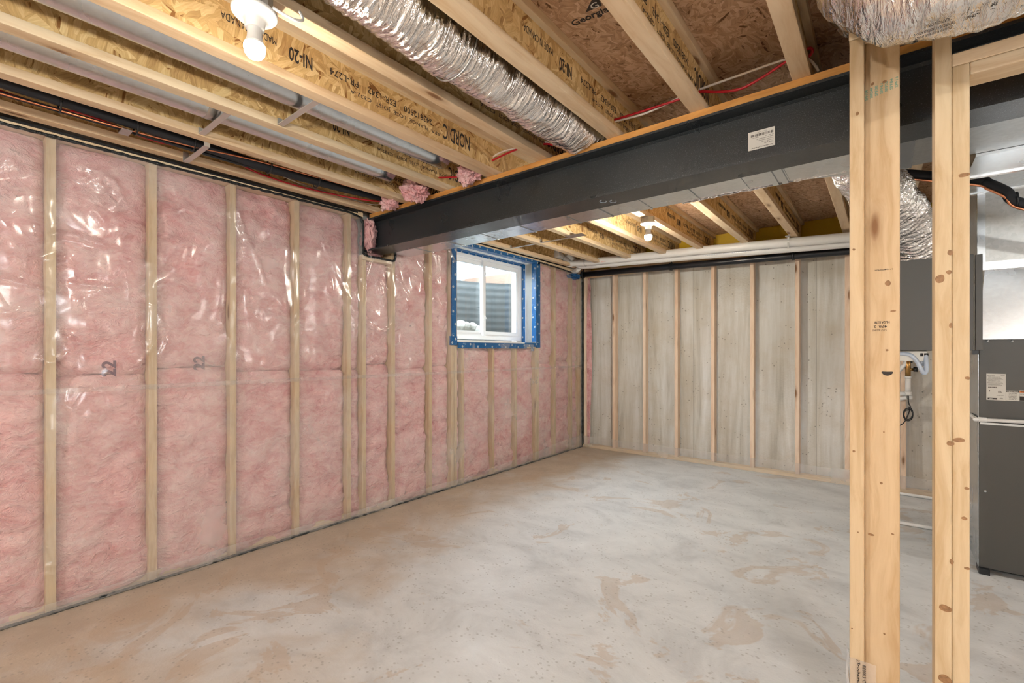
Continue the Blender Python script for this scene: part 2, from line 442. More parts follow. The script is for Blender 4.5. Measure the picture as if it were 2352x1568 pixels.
# mill stamp on the deck
def stamp_tri():
    a, b, c = at(1345, 28, Z=ZD), at(1382, 12, Z=ZD), at(1368, -18, Z=ZD)
    dz = Vector((0, 0, .0015))
    m = MB().add([a - dz, b - dz, c - dz, a, b, c], [(0, 1, 2), (0, 3, 4, 1), (1, 4, 5, 2), (2, 5, 3, 0)])
    m.build('stamp_triangle', M['ink'], ceiling)
    u = (at(1380, 28, Z=ZD) - at(1317, 55, Z=ZD)).normalized(); v = Vector((0, 0, -1)).cross(u)
    lettering('Georgia', at(1355, 39, Z=ZD) + Vector((0, 0, -.001)), u, v, .155, .045, M['ink'], ceiling, .02)
    lettering('G', at(1365, 12, Z=ZD) - dz * 1.3, u, v, .03, .032, M['paper'], ceiling, .01)
stamp_tri()

# ------------------------------------------------------------ I-joists
JX = [-3.111, -2.72, -2.313, -1.897, -1.506, -1.070, -.653, -.251, .155, .56, .97, 1.38]
JL = ['I-joist hugging the pink insulated wall, first from the left',
      'I-joist second from the pink wall, beside the black lineset',
      'I-joist third from the pink wall, between the two round ducts',
      'I-joist fourth from the pink wall with upside-down black NORDIC print',
      'I-joist fifth from the pink wall that carries the bare bulbs',
      'I-joist sixth from the pink wall, right of the foil flex duct',
      'I-joist seventh from the pink wall, right of the Georgia deck stamp',
      'I-joist eighth from the pink wall, just left of the stud post',
      'I-joist ninth from the pink wall, above the stud post and foil duct',
      'I-joist tenth from the pink wall, hidden behind the foil bundle at top right',
      'I-joist eleventh from the pink wall, over the furnace',
      'I-joist twelfth from the pink wall, past the furnace']
J0, J1 = -2.6, 5.56
def jmesh():
    fl = MB()
    y = J0; k = 0
    fl.box((-.032, J0, 0), (.032, J1, .038))
    ft = MB().box((-.032, J0, DJ - .038), (.032, J1, DJ))
    wb = MB().box((-.005, J0, .034), (.005, J1, DJ - .034))
    out = []
    for n, m, mt, bv in (('bottom_flange', fl, M['wood_y'], .003), ('top_flange', ft, M['wood_y'], .003), ('web', wb, M['osb_web'], 0)):
        o = m.build(n, mt, None, bv); out.append((n, o.data)); bpy.data.objects.remove(o)
    return out
JM = jmesh()
joists = []
def jtext(j, X, body, y0, y1, zc, h, bold=0.0):
    """print on the right-hand web face, turned upside down; y1 is where it begins"""
    lettering(body, (X + .0056, (y0 + y1) / 2, H + zc), (0, -1, 0), (0, 0, -1), abs(y1 - y0), h, M['ink'], j, bold)
for i, x in enumerate(JX):
    j = thing('floor_joist', (x, 0, ZJ), JL[i], 'joist', 'I-joists under the deck')
    for n, me in JM: link(n, me, j)
    joists.append(j)
def nord(j, X, s):
    jtext(j, X, 'NORDIC', s + 1.10, s + 1.31, 1.220, .085, .012)
    jtext(j, X, 'APA  FLANGE  LOSE  JOIST  C332-A', s + .53, s + 1.08, 1.192, .024)
    jtext(j, X, '243812500    ESR-1342    PR-L274', s + .43, s + 1.02, 1.234, .030)
    jtext(j, X, 'NI-20', s + .25, s + .35, 1.222, .058, .02)
    jtext(j, X, 'MADE IN CANADA', s, s + .20, 1.238, .030)
nord(joists[3], JX[3], .655)
nord(joists[2], JX[2], 1.09)
nord(joists[4], JX[4], 1.10)
nord(joists[5], JX[5], 1.4)
nord(joists[6], JX[6], 1.0)
nord(joists[1], JX[1], 1.2)
for k in (2, 3, 4, 5, 6): nord(joists[k], JX[k], 4.1)

# ------------------------------------------------------------ steel beam with its nailing plate
BY0, BY1, BZ0, BZ1 = 2.147, 2.322, H + .802, H + 1.055
BX0, BX1 = -3.24, 3.5
beam = thing('steel_beam', (BX0, (BY0 + BY1) / 2, BZ0), 'dark charcoal steel I-beam crossing the room under the joists', 'beam')
ym = (BY0 + BY1) / 2; tf, tw = .0115, .0075
def ipoly():
    r = .012
    L = [(BY0, BZ0), (BY1, BZ0), (BY1, BZ0 + tf), (ym + tw/2 + r, BZ0 + tf + .002), (ym + tw/2, BZ0 + tf + r), (ym + tw/2, BZ1 - tf - r), (ym + tw/2 + r, BZ1 - tf - .002),
         (BY1, BZ1 - tf), (BY1, BZ1), (BY0, BZ1), (BY0, BZ1 - tf), (ym - tw/2 - r, BZ1 - tf - .002), (ym - tw/2, BZ1 - tf - r), (ym - tw/2, BZ0 + tf + r), (ym - tw/2 - r, BZ0 + tf + .002), (BY0, BZ0 + tf)]
    return L
def web_at(d):  return [(ym - tw/2, BZ0 + .004), (ym + tw/2, BZ0 + .004), (ym + tw/2, BZ1 - .004), (ym - tw/2, BZ1 - .004)]
MB().prism(ipoly(), 'x', BX0, BX1).build('beam_section', M['steel'], beam)
box('nailing_plate', (BX0 + .06, BY0 + .012, BZ1), (BX1, BY1, ZJ), M['wood_plate'], beam, .003)
YW = ym - tw / 2
# sticker on the web (upside down)
lc = (at(1719, 326, Y=YW) + at(1780, 312, Y=YW)) / 2; lw = (at(1780, 312, Y=YW) - at(1719, 326, Y=YW)).x; lh = .080
lc.y = YW
st = MB().box((lc.x - lw/2, YW - .0012, lc.z - lh/2), (lc.x + lw/2, YW, lc.z + lh/2)).build('sticker', M['paper'], beam, label='white shipping label stuck upside down')
def lab(body, u, v, w, h, bold=0): lettering(body, (lc.x - u * lw, YW - .0014, lc.z - v * lh), (-1, 0, 0), (0, 0, -1), w * lw, h * lh, M['ink'], st, bold)
lab('Raasdenberg Welding', -.03, .40, .80, .075, .012)
lab('W 10 x 22', -.28, .25, .34, .065, .012)
lab('Length 28\' - 3 1/2"', -.22, .15, .45, .05)
lab('Part no 2406 B100 drawing', -.17, .06, .55, .045)
lab('Heat no 12 7/8/2023 35', -.13, -.03, .62, .045)
lab('Weight 628', .22, -.14, .28, .04); lab('07 - 247 - 12', -.30, -.12, .3, .04)
bar = MB(); xx = lc.x - lw * .40
while xx < lc.x + lw * .43:
    w_ = R.choice((.0007, .0012, .002)); bar.box((xx, YW - .0016, lc.z + lh * .20), (xx + w_, YW - .001, lc.z + lh * .33)); xx += w_ + R.choice((.0009, .0014, .0022))
bar.build('barcode', M['ink'], st, kind='stuff')
lab('Roadlinx project 112', .02, -.40, .45, .035)
# chalk loops on the underside of the flange
ch = MB()
for cx in (1385, 1408):
    c = at(cx, 462, Z=BZ0)
    ch.tube([c + Vector((.016 * math.cos(a), .022 * math.sin(a), -.0006)) for a in [k * .35 for k in range(15)]], .0018, 5)
ch.build('chalk_mark', M['tubing'], beam, kind='stuff')

# ------------------------------------------------------------ left wall framing and batts
ZT = H + 1.055          # top of the studs
studs = [-2.46, -2.06, -1.65, -1.25, -.85, -.45, -.048, .358, .764, 1.175, 1.580, 1.985, 2.116, 2.395, 2.803, 3.075, 3.118, 3.215, 3.666, 4.05, 4.435, 4.475, 4.84, 5.235, 5.445]
def smesh(name, d, w, h, mat):
    o = MB().box((-d, -w/2, 0), (0, w/2, h)).build(name, mat, None, .003); me = o.data; bpy.data.objects.remove(o); return me
st_full = smesh('stud', .140, .038, ZT - .001, M['wood_z'])
st_low = smesh('stud', .140, .038, WZ0 - .051, M['wood_z'])
st_pock = smesh('stud', .140, .038, BZ0 - .076, M['wood_z'])
for y in studs:
    under = 3.13 < y < 4.42
    me = st_low if under else st_pock if 2.1 < y < 2.2 else st_full
    link('stud', me, wall_left, (XL, y, 0))
box('bottom_plate', (XL - .14, YB + .01, 0), (XL - .045, YF + .09, .038), M['wood_y'], wall_left, .003)
for a, b in ((YB + .01, 2.10), (2.40, 5.57)):
    box('top_plate', (XL - .14, a, ZT), (XL + .012, b, ZJ - .002), M['wood_y'], wall_left, .003)
box('sill_plate', (XL - .14, 3.10, WZ0 - .05), (XL, 4.43, WZ0 - .012), M['wood_y'], wall_left, .003)
box('beam_pad', (XL - .14, 2.10, BZ0 - .075), (XL, 2.40, BZ0 - .037), M['wood_y'], wall_left, .003)
def fbm(p, o=4):
    a, s, f = 0, 1, 1
    for _ in range(o): a += s * noise.noise(p * f); s *= .55; f *= 2.1
    return a
def batt(y0, y1, z0, z1, parent, seed, depth=0.02):
    nu, nv = max(4, int((y1 - y0) / .016)), max(6, int((z1 - z0) / .02))
    def fn(u, v):
        y = y0 + (y1 - y0) * u; z = z0 + (z1 - z0) * v
        e = min(u, 1 - u) * (y1 - y0); ez = min(v, 1 - v) * (z1 - z0)
        rnd = -.030 * math.exp(-e / .018) - .035 * math.exp(-ez / .022)
        p = Vector((seed, y * 5, z * 8)); q = p + Vector((0, 1, 1)) * .35 * noise.noise(p * .7)
        d = .020 * fbm(q, 4) - .010 * abs(noise.noise(q * 2.3))
        return (XL - .026 + min(.021, d) + rnd * (1 if z > .2 else .4), y, z)
    vs, fs = grid(nu, nv, fn)
    m = MB(); m.add(vs, fs, True)
    m.box((XL - .138, y0 + .001, z0 + .001), (XL - .085, y1 - .001, z1 - .001))
    o = m.build('insulation_batt', M['pink'], parent)
    return o
rows = [(a + .019, b - .019) for a, b in zip(studs[6:-1], studs[7:]) if b - a > .075]
rows.insert(0, (-.43, -.067))
bat22 = []
for k, (a, b) in enumerate(rows):
    mid = (a + b) / 2
    top = ZT - .002
    if WY0 < mid < WY1: top = WZ0 - .05
    if 2.12 < mid < 2.38: top = BZ0 - .075
    zs = 1.16 + .03 * R.uniform(-1, 1)
    lo = batt(a, b, .003, zs if top - zs > .25 else top, wall_left, k * 3.1)
    if top - zs > .25:
        hi = batt(a, b, zs, top, wall_left, k * 3.1 + 1.7); bat22.append((mid, hi))
for px, py in ((250, 846), (457, 833)):
    c = at(px, py, X=XL - .003)
    hi = min(bat22, key=lambda q: abs(q[0] - c.y))[1]
    lettering('22', (XL - .0035, c.y, c.z), (0, 0, 1), (0, -1, 0), .085, .060, plain('faded purple print', (.16, .08, .12), .9), hi, .03)

# ------------------------------------------------------------ vapour barrier sheet
FOLDS = []
for pts_, h_, w_ in (
    (((190, 385), (230, 400), (262, 425), (285, 470)), .016, .016), (((185, 415), (215, 395), (228, 430)), .012, .012), (((235, 440), (250, 420)), .012, .01), (((258, 480), (285, 445)), .014, .011), (((215, 485), (240, 515)), .014, .014),
    (((300, 490), (322, 455)), .010, .008), (((5, 385), (20, 370), (40, 395)), .016, .016), (((0, 400), (60, 392)), .012, .013),
    (((40, 560), (85, 550), (130, 538), (175, 545), (230, 565), (290, 590)), .014, .011), (((0, 640), (60, 655), (100, 668), (108, 700)), .012, .010), (((110, 598), (150, 590)), .012, .012),
    (((165, 652), (215, 658), (270, 660), (215, 676)), .013, .012), (((178, 690), (185, 715)), .012, .012), (((155, 770), (163, 790)), .010, .012),
    (((0, 720), (40, 715)), .012, .010), (((90, 825), (120, 834), (150, 815)), .014, .010), (((322, 833), (345, 800), (350, 700)), .015, .010), (((368, 815), (385, 780), (362, 720)), .014, .010), (((365, 660), (400, 640), (430, 633)), .012, .012),
    (((545, 485), (552, 520), (562, 550), (560, 570)), .020, .015), (((560, 570), (560, 590), (566, 605)), .014, .010), (((570, 560), (592, 610), (604, 650), (608, 662)), .016, .010), (((540, 658), (560, 668), (605, 662)), .010, .010),
    (((752, 640), (755, 665)), .014, .011), (((792, 560), (788, 640)), .012, .012), (((800, 690), (790, 678)), .014, .010), (((830, 600), (815, 640), (808, 650)), .018, .012), (((850, 585), (832, 640), (830, 690)), .014, .012),
    (((905, 605), (915, 650), (935, 690)), .020, .014), (((908, 640), (930, 700), (955, 760)), .014, .012), (((905, 620), (870, 610), (880, 640)), .012, .014), (((960, 600), (990, 640), (1030, 700)), .012, .014), (((1030, 575), (1042, 600)), .014, .012),
    (((845, 745), (870, 765), (900, 748)), .014, .010), (((930, 625), (955, 640), (980, 648)), .018, .012), (((996, 690), (1012, 710), (1022, 700)), .014, .012), (((866, 655), (875, 690), (880, 720)), .014, .010),
    (((150, 930), (168, 945)), .008, .008), (((305, 960), (318, 940)), .008, .008), (((478, 1050), (488, 1042)), .009, .009), (((105, 1300), (130, 1295)), .010, .010), (((85, 1318), (140, 1315)), .010, .010), (((215, 1268), (245, 1255)), .010, .012), (((180, 1380), (260, 1350)), .008, .014), (((300, 1330), (420, 1290)), .008, .016), (((600, 1190), (680, 1165)), .008, .014)):
    q_ = [at(a, b, X=XL) for a, b in pts_]
    for a, b in zip(q_[:-1], q_[1:]): FOLDS.append((a.y, a.z, b.y, b.z, h_, w_))
def pdisp(y, z, up):
    k = min(studs, key=lambda s: abs(s - y)); dist = abs(y - k)
    puff = min(1, dist / .13)
    p = Vector((3.3, y * 1.5, z * 1.2))
    d = .006 + .012 * puff * (.6 + noise.noise(p * 1.3))
    q = Vector((7.7, y * 1.6 + z * .9, z * 1.5 - y * .5)); q = q + Vector((0, .5, .5)) * noise.noise(q * .9)
    r = 1 - abs(noise.noise(q * 1.6))
    d += (1.0 if up else .5) * .010 * r ** 6 * (.25 + .75 * puff)
    for y0, z0, y1, z1, h, w in FOLDS:
        if y < min(y0, y1) - .05 or y > max(y0, y1) + .05 or z < min(z0, z1) - .05 or z > max(z0, z1) + .05: continue
        dy, dz = y1 - y0, z1 - z0; L2 = dy * dy + dz * dz
        t = max(0, min(1, ((y - y0) * dy + (z - z0) * dz) / L2))
        e = (y - y0 - t * dy) ** 2 + (z - z0 - t * dz) ** 2
        d = max(d, d + h * math.exp(-e / (w * w)))
    return max(.004, min(d, .05))
sheet = thing('vapour_barrier', (XL, 2.5, 0), 'clear glossy plastic vapour barrier over the pink insulated left wall', 'plastic sheet')
def film(name, z0, z1, up, mat, y0=-.9, y1=5.475, off=0):
    ny, nz = int((y1 - y0) / .012), int((z1 - z0) / .012)
    ys = [y0 + (y1 - y0) * i / ny for i in range(ny + 1)]; zs = [z0 + (z1 - z0) * j / nz for j in range(nz + 1)]
    vs = []; 
    for y in ys:
        for z in zs:
            edge = min(1, min(z - z0 + .012, z1 - z + .012) / .06) if up else min(1, (z - z0 + .012) / .05)
            vs.append((XL + off + .002 + pdisp(y, z, up) * (.25 + .75 * edge), y, z))
    fs = []
    for i in range(ny):
        for j in range(nz):
            yc, zc = (ys[i] + ys[i+1]) / 2, (zs[j] + zs[j+1]) / 2
            if WY0 < yc < WY1 and zc > WZ0 - .01 and zc < WZ1 + .1: continue
            if 2.105 < yc < 2.395 and zc > BZ0 - .045: continue
            a = i * (nz + 1) + j; fs.append((a, a + nz + 1, a + nz + 2, a + 1))
    m = MB(); m.add(vs, fs, True); return m.build(name, mat, sheet)
film('lower_sheet', .006, 1.10, False, M['poly'])
film('upper_sheet', 1.075, ZT - .002, True, M['poly'], off=.003)
# hazy strip folded up from the floor
def strip_fn(u, v):
    y = -.9 + 6.36 * u; hgt = .06 + .02 * noise.noise(Vector((y * 1.3, 4, 1)))
    hgt += .10 * max(0, (y - 3.4) / 2.0)
    return (XL + .030 + .004 * noise.noise(Vector((y * 6, v * 4, 2))) - .008 * v, y, .004 + hgt * v)
vs, fs = grid(220, 5, strip_fn); MB().add(vs, fs, True).build('folded_strip', M['poly_strip'], sheet)
# black sealant beads along the top, around the beam pocket and along the floor
def bead_line(pts, r, name='sealant_bead', flat=1.0):
    pp = []
    for a, b in zip(pts[:-1], pts[1:]):
        a, b = Vector(a), Vector(b); n = max(2, int((b - a).length / .012))
        pp += [a.lerp(b, i / n) + Vector((0, .0025 * noise.noise(Vector((i * .5, 3, b.z))), .004 * noise.noise(Vector((i * .35, b.y, 1))))) for i in range(n)]
    pp.append(Vector(pts[-1]))
    MB().tube(pp, lambda i: r * (1 + .45 * noise.noise(Vector((i * .31, r * 99, 2)))), 8).build(name, M['bead'], sheet)
ZB = H + 1.053
bead_line([(XL + .013, -.9, ZB), (XL + .013, .86, ZB + .004), (XL + .013, 1.98, ZB + .012), (XL + .014, 2.075, ZB - .004), (XL + .015, 2.098, ZB - .05), (XL + .015, 2.098, BZ0 - .03), (XL + .015, 2.12, BZ0 - .044),
           (XL + .015, 2.39, BZ0 - .046), (XL + .015, 2.405, BZ0 - .02), (XL + .015, 2.405, BZ0 + .02)], .0085)
bead_line([(XL + .013, 4.48, ZB + .01), (XL + .013, 4.95, ZB), (XL + .014, 5.30, ZB - .02)], .009)
bead_line([(XL + .020, -.9, .007), (XL + .022, 3.2, .007), (XL + .022, 4.35, .007), (XL + .02, 5.47, .006)], .008)
bead_line([(XL + .02, 5.477, .02), (XL + .02, 5.477, 1.2), (XL + .02, 5.475, H + .95)], .008)
# dark rim strip hanging above the plate
box('rim_strip', (XL + .013, -.9, ZT + .020), (XL + .016, 2.05, ZJ - .004), M['black'], sheet)
# insulation tucked round the beam end
tuck = thing('insulation_wad', (XL, 2.1, BZ0), 'pink insulation stuffed between steel beam end and wall pocket', 'insulation')
def wad(c, r, seed, parent, name='wool', sq=(1, 1, 1), n=3):
    bm = bmesh.new(); bmesh.ops.create_icosphere(bm, subdivisions=n + 2, radius=1)
    vs = []
    for v in bm.verts:
        d = v.co.normalized(); k = 1 + .42 * fbm(d * 1.9 + Vector((seed, 0, 0)), 5) + .20 * noise.noise(d * 6 + Vector((0, seed, 0))) + .10 * noise.noise(d * 15 + Vector((0, 0, seed)))
        vs.append(Vector(c) + Vector((d.x * r * sq[0], d.y * r * sq[1], d.z * r * sq[2])) * k)
    fs = [[v.index for v in f.verts] for f in bm.faces]; bm.free()
    return MB().add(vs, fs, True).build(name, M['pink'], parent)
wad((XL + .010, 2.165, BZ0 + .125), .1, 3.3, tuck, sq=(.28, .5, 1.15))
wad((XL - .07, 2.26, BZ0 + .12), .1, 8.1, tuck, sq=(.5, 1.1, 1.3))

# ------------------------------------------------------------ window in the left wall
XWN = -3.385
win = bpy.data.objects.new('window_1', None); COL.objects.link(win); win.location = (XWN, 3.76, 1.415); win['kind'] = 'structure'
fy0, fy1, fz0, fz1 = 3.115, 4.412, 1.415, 2.317
def ring(name, y0, y1, z0, z1, wd, x0, x1, mat, parent):
    m = MB()
    m.box((x0, y0, z0), (x1, y1, z0 + wd)); m.box((x0, y0, z1 - wd), (x1, y1, z1))
    m.box((x0, y0, z0 + wd), (x1, y0 + wd, z1 - wd)); m.box((x0, y1 - wd, z0 + wd), (x1, y1, z1 - wd))
    return m.build(name, mat, parent)
ring('window_frame', fy0, fy1, fz0, fz1, .042, XWN - .075, XWN, M['vinyl'], win)
ring('window_frame_lip', fy0 + .042, fy1 - .042, fz0 + .042, fz1 - .042, .014, XWN - .06, XWN - .018, M['vinyl'], win)
ymid = 3.757
sl = ring('sash', fy0 + .056, ymid + .02, fz0 + .056, fz1 - .056, .036, XWN - .062, XWN - .036, M['vinyl'], win)
sr = ring('sash', ymid - .02, fy1 - .056, fz0 + .056, fz1 - .056, .036, XWN - .036, XWN - .012, M['vinyl'], win)
box('meeting_stile', (XWN - .036, ymid - .035, fz0 + .042), (XWN + .006, ymid + .006, fz1 - .042), M['vinyl'], win, .003)
box('pane', (XWN - .051, fy0 + .09, fz0 + .09), (XWN - .047, ymid - .012, fz1 - .09), M['glass'], sl)
box('pane', (XWN - .026, ymid + .012, fz0 + .09), (XWN - .022, fy1 - .09, fz1 - .09), M['glass'], sr)
for z in (fz0 + .20, fz0 + .68):
    m = MB().box((XWN + .006, ymid - .026, z), (XWN + .012, ymid - .004, z + .075)); m.tube([(XWN + .012, ymid - .015, z + .012), (XWN + .026, ymid - .008, z + .03), (XWN + .012, ymid - .015, z + .06)], .004, 8)
    m.build('latch', M['vinyl'], win)
# film lined reveal
m = MB()
m.box((XWN, fy1 + .004, WZ0), (XL + .01, WY1, WZ1)); m.box((XWN, WY0, WZ0), (XL + .01, fy0 - .004, WZ1))
m.box((XWN, WY0, WZ1 - .012), (XL + .01, WY1, WZ1)); m.box((XWN, WY0, WZ0), (XL + .01, WY1, WZ0 + .012))
m.build('film_reveal', M['white'], win)
ring('reveal_backing', fy0 - .02, fy1 + .02, fz0 - .04, fz1 + .02, .03, XWN - .07, XWN - .002, M['white'], win)
def tapestrip(a, b, dots, nrm):
    """thin strip between opposite corners a, b; dots of print along it"""
    t_ = box('tape_strip', a, b, M['tape'], win)
    a, b = Vector(a), Vector(b); c = (a + b) / 2; ext = [abs(b[i] - a[i]) for i in range(3)]
    L = max(range(3), key=lambda i: ext[i]); other = [i for i in range(3) if i != L and i != nrm[0]][0]
    n = max(2, int(ext[L] / .105)); m = MB()
    for k in range(n):
        p = c.copy(); p[L] = min(a[L], b[L]) + ext[L] * (k + .5) / n; p[other] += ext[other] * (.18 if k % 2 else -.22)
        p[nrm[0]] = (max(a[nrm[0]], b[nrm[0]]) if nrm[1] > 0 else min(a[nrm[0]], b[nrm[0]])) + nrm[1] * .0008
        u = Vector([1 if i == L else 0 for i in range(3)]); w = Vector([1 if i == other else 0 for i in range(3)])
        q = [p + (u * math.cos(t) + w * math.sin(t)) * .0105 for t in [j * PI / 5 for j in range(10)]]
        q2 = [p + (u * math.cos(t) + w * math.sin(t)) * .0065 for t in [j * PI / 5 for j in range(10)]]
        m.add(q + q2, [(j, (j + 1) % 10, 10 + (j + 1) % 10, 10 + j) for j in range(10)])
        m.add([p - u * .004 - w * .002, p + u * .004 - w * .002, p + u * .004 + w * .002, p - u * .004 + w * .002], [(0, 1, 2, 3)])
    m.build('tape_print', M['paper'], t_, kind='stuff')
    return t_
xt = XL + .020
tapestrip((XL + .002, 3.048, 1.37), (xt, 3.112, 2.31), 0, (0, 1))
tapestrip((XL + .002, WY1 - .005, 1.33), (xt, WY1 + .062, 2.34), 0, (0, 1))
tapestrip((XL + .002, 3.135, 1.318), (xt, 4.23, 1.374), 0, (0, 1))
tapestrip((XL + .002, 4.20, 1.338), (xt + .001, 4.49, 1.385), 0, (0, 1))
tapestrip((XL + .002, 3.03, 1.345), (xt + .002, 3.118, 1.43), 0, (0, 1))
tapestrip((XL + .002, 4.33, 1.29), (xt + .001, 4.365, 1.34), 0, (0, 1))
tapestrip((XL + .002, 3.05, 2.318), (xt, 4.49, 2.352), 0, (0, 1))
tapestrip((XWN + .002, fy1 + .001, 1.40), (XWN + .055, fy1 + .0035, 2.32), 0, (1, -1))
tapestrip((XL - .045, fy1 + .001, 1.40), (XL + .015, fy1 + .0035, 2.32), 0, (1, -1))
tapestrip((XWN + .002, 3.12, WZ1 - .016), (XWN + .06, 4.41, WZ1 - .0135), 0, (2, -1))
tapestrip((XL - .06, 3.12, WZ1 - .016), (XL + .012, 4.41, WZ1 - .0135), 0, (2, -1))
tapestrip((XWN, fy0 + .01, fz1 - .012), (XWN + .004, fy1, fz1 + .004), 0, (0, 1))
tapestrip((XWN + .03, 4.22, WZ0 + .0125), (XL + .01, 4.41, WZ0 + .015), 0, (2, 1))

# outside the window
well = thing('window_well', (-3.6, 3.8, 1.0), 'galvanised corrugated window well outside the basement window', 'window well')
def well_fn(u, v):
    z = 1.05 + 1.13 * v; a = -PI / 2 + PI * u
    r = 1 + .0028 * math.sin(z * 2 * PI / .085)
    return (-3.56 - .62 * math.cos(a) * r, 3.86 + .98 * math.sin(a) * r, z)
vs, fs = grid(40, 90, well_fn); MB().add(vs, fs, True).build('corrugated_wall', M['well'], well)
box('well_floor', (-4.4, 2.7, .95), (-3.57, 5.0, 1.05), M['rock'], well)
M['weathered'] = plain('weathered timber', (.085, .068, .048), .8, nz=.3, scale=20)
wp = box('timber_post', (-3.72, 4.62, 1.05), (-3.63, 4.71, 2.36), M['weathered'], None, .004, base=(-3.68, 4.66, 1.05))
tag(wp, 'weathered timber post standing in the window well', 'post')
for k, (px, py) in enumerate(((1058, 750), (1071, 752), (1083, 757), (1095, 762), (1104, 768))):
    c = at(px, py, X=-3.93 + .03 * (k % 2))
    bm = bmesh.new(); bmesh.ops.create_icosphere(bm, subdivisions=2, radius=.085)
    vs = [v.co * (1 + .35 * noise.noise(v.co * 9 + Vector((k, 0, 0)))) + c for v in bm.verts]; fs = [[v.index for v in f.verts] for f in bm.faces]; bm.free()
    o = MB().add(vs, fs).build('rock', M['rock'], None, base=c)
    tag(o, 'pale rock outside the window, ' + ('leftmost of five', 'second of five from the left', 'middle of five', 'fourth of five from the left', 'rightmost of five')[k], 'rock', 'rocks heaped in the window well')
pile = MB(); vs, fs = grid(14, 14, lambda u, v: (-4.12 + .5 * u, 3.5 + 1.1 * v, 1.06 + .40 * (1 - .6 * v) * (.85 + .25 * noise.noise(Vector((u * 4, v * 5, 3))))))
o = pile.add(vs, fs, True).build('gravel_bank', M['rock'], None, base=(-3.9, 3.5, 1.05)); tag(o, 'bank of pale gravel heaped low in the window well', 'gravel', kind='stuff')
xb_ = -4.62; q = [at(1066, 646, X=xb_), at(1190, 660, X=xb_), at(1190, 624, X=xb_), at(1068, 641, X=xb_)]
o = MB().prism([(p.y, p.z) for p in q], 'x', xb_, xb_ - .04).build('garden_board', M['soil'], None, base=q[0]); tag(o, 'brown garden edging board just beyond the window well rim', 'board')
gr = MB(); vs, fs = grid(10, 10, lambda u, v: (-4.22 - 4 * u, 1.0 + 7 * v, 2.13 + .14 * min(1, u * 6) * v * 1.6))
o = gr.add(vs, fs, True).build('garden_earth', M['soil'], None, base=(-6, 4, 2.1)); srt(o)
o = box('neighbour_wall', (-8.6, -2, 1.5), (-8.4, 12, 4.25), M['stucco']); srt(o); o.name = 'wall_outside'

# ------------------------------------------------------------ far wall framing
for x in (-2.30, -1.905, -1.492, -1.094, -.675, -.262, .150, .56, .97, 1.38, 1.79, 2.2, -2.71, -3.13):
    link('stud', bpy.data.meshes['far_stud'] if 'far_stud' in bpy.data.meshes else (lambda o: (setattr(o.data, 'name', 'far_stud'), bpy.data.objects.remove(o), bpy.data.meshes['far_stud'])[2])(MB().box((-.019, 0, .038), (.019, .089, H + 1.000)).build('stud', M['wood_far'], None, .003)), wall_far, (x, YF, 0))
box('bottom_plate', (-3.17, YF - .002, 0), (2.4, YF + .089, .038), M['wood_x'], wall_far, .003)
box('top_plate', (-3.17, YF, H + 1.0), (2.4, YF + .089, H + 1.0295), M['wood_x'], wall_far, .003)
box('sill_plate', (-3.32, 5.50, H + 1.03), (2.6, 5.601, ZJ - .001), M['wood_x'], wall_far, .003)
for a, b in zip([-3.33] + JX, JX + [2.6]):
    if b - a > .1: box('rim_board', (a + .006, 5.562, ZJ), (b - .006, 5.60, ZD - .002), M['yellow'], wall_far)
box('rim_light_block', (-3.5, 5.602, H + 1.052), (XR + .2, 5.85, ZD + .05), M['yellow'], wall_far)  # closure added behind the rim boards to block sky light leaking through gaps
# film folded up over the bottom plate
def fs_fn(u, v):
    x = -3.15 + 4.9 * u; hgt = .145 + .02 * noise.noise(Vector((x * 3, 1, 0)))
    return (x, YF - .006 - .004 * noise.noise(Vector((x * 7, v * 3, 4))), .003 + hgt * v)
vs, fs = grid(120, 4, fs_fn)
o = MB().add(vs, fs, True).build('plastic_strip', M['poly_strip'], None, base=(-1, YF, 0)); tag(o, 'hazy plastic strip turned up over the far bottom plate', 'plastic strip')
# pink edge of the corner batt
wad((-3.10, 5.53, 1.15), .1, 4.4, wall_far, 'insulation_edge', sq=(.35, .3, 11), n=3)

# ------------------------------------------------------------ round ducts, hangers, lineset between the left joists
def straight(a, b, n): return [Vector(a).lerp(Vector(b), i / n) for i in range(n + 1)]
d1 = thing('round_duct', (-2.50, .8, H + 1.19), 'round galvanised duct in joist bay, second from the pink wall', 'duct')
MB().tube(straight((-2.505, -1.5, H + 1.19), (-2.505, 1.86, H + 1.19), 30), .077, 32).build('pipe', M['galv'], d1)
MB().tube(straight((-2.505, .80, H + 1.19), (-2.505, .85, H + 1.19), 3), .0785, 32).build('joint_band', M['galv_dull'], d1, label='dark joint band round the duct')
d2 = thing('round_duct', (-2.09, .8, H + 1.20), 'round galvanised duct in joist bay, third from the pink wall', 'duct')
MB().tube(straight((-2.10, -1.5, H + 1.20), (-2.10, 1.95, H + 1.20), 30), .077, 32).build('pipe', M['galv'], d2)
def hanger(x0, x1, y, label, dz=0):
    h = thing('strap_hanger', ((x0 + x1) / 2, y, ZJ), label, 'strap')
    box('bar', (x0, y - .014, ZJ + .006 - dz), (x1, y + .014, ZJ + .009 - dz), M['strap'], h)
    for x in (x0, x1): box('tab', (x - .0015, y - .014, ZJ + .006 - dz), (x + .0015, y + .014, ZJ + .04), M['strap'], h)
hanger(JX[2] + .033, JX[3] - .033, 1.05, 'flat metal strap under the near third-bay round duct')
hanger(JX[1] + .033, JX[2] - .033, .845, 'flat metal strap under the near second-bay round duct')
hanger(JX[0] + .033, JX[1] - .033, .89, 'flat metal strap under the black lineset, nearest the pink wall', .026)
c1 = at(1212, 565, Z=ZJ); c2 = at(1288, 551, Z=ZJ)
hanger(JX[0] + .033, JX[1] - .033, c1.y, 'flat metal strap between joists above the window')
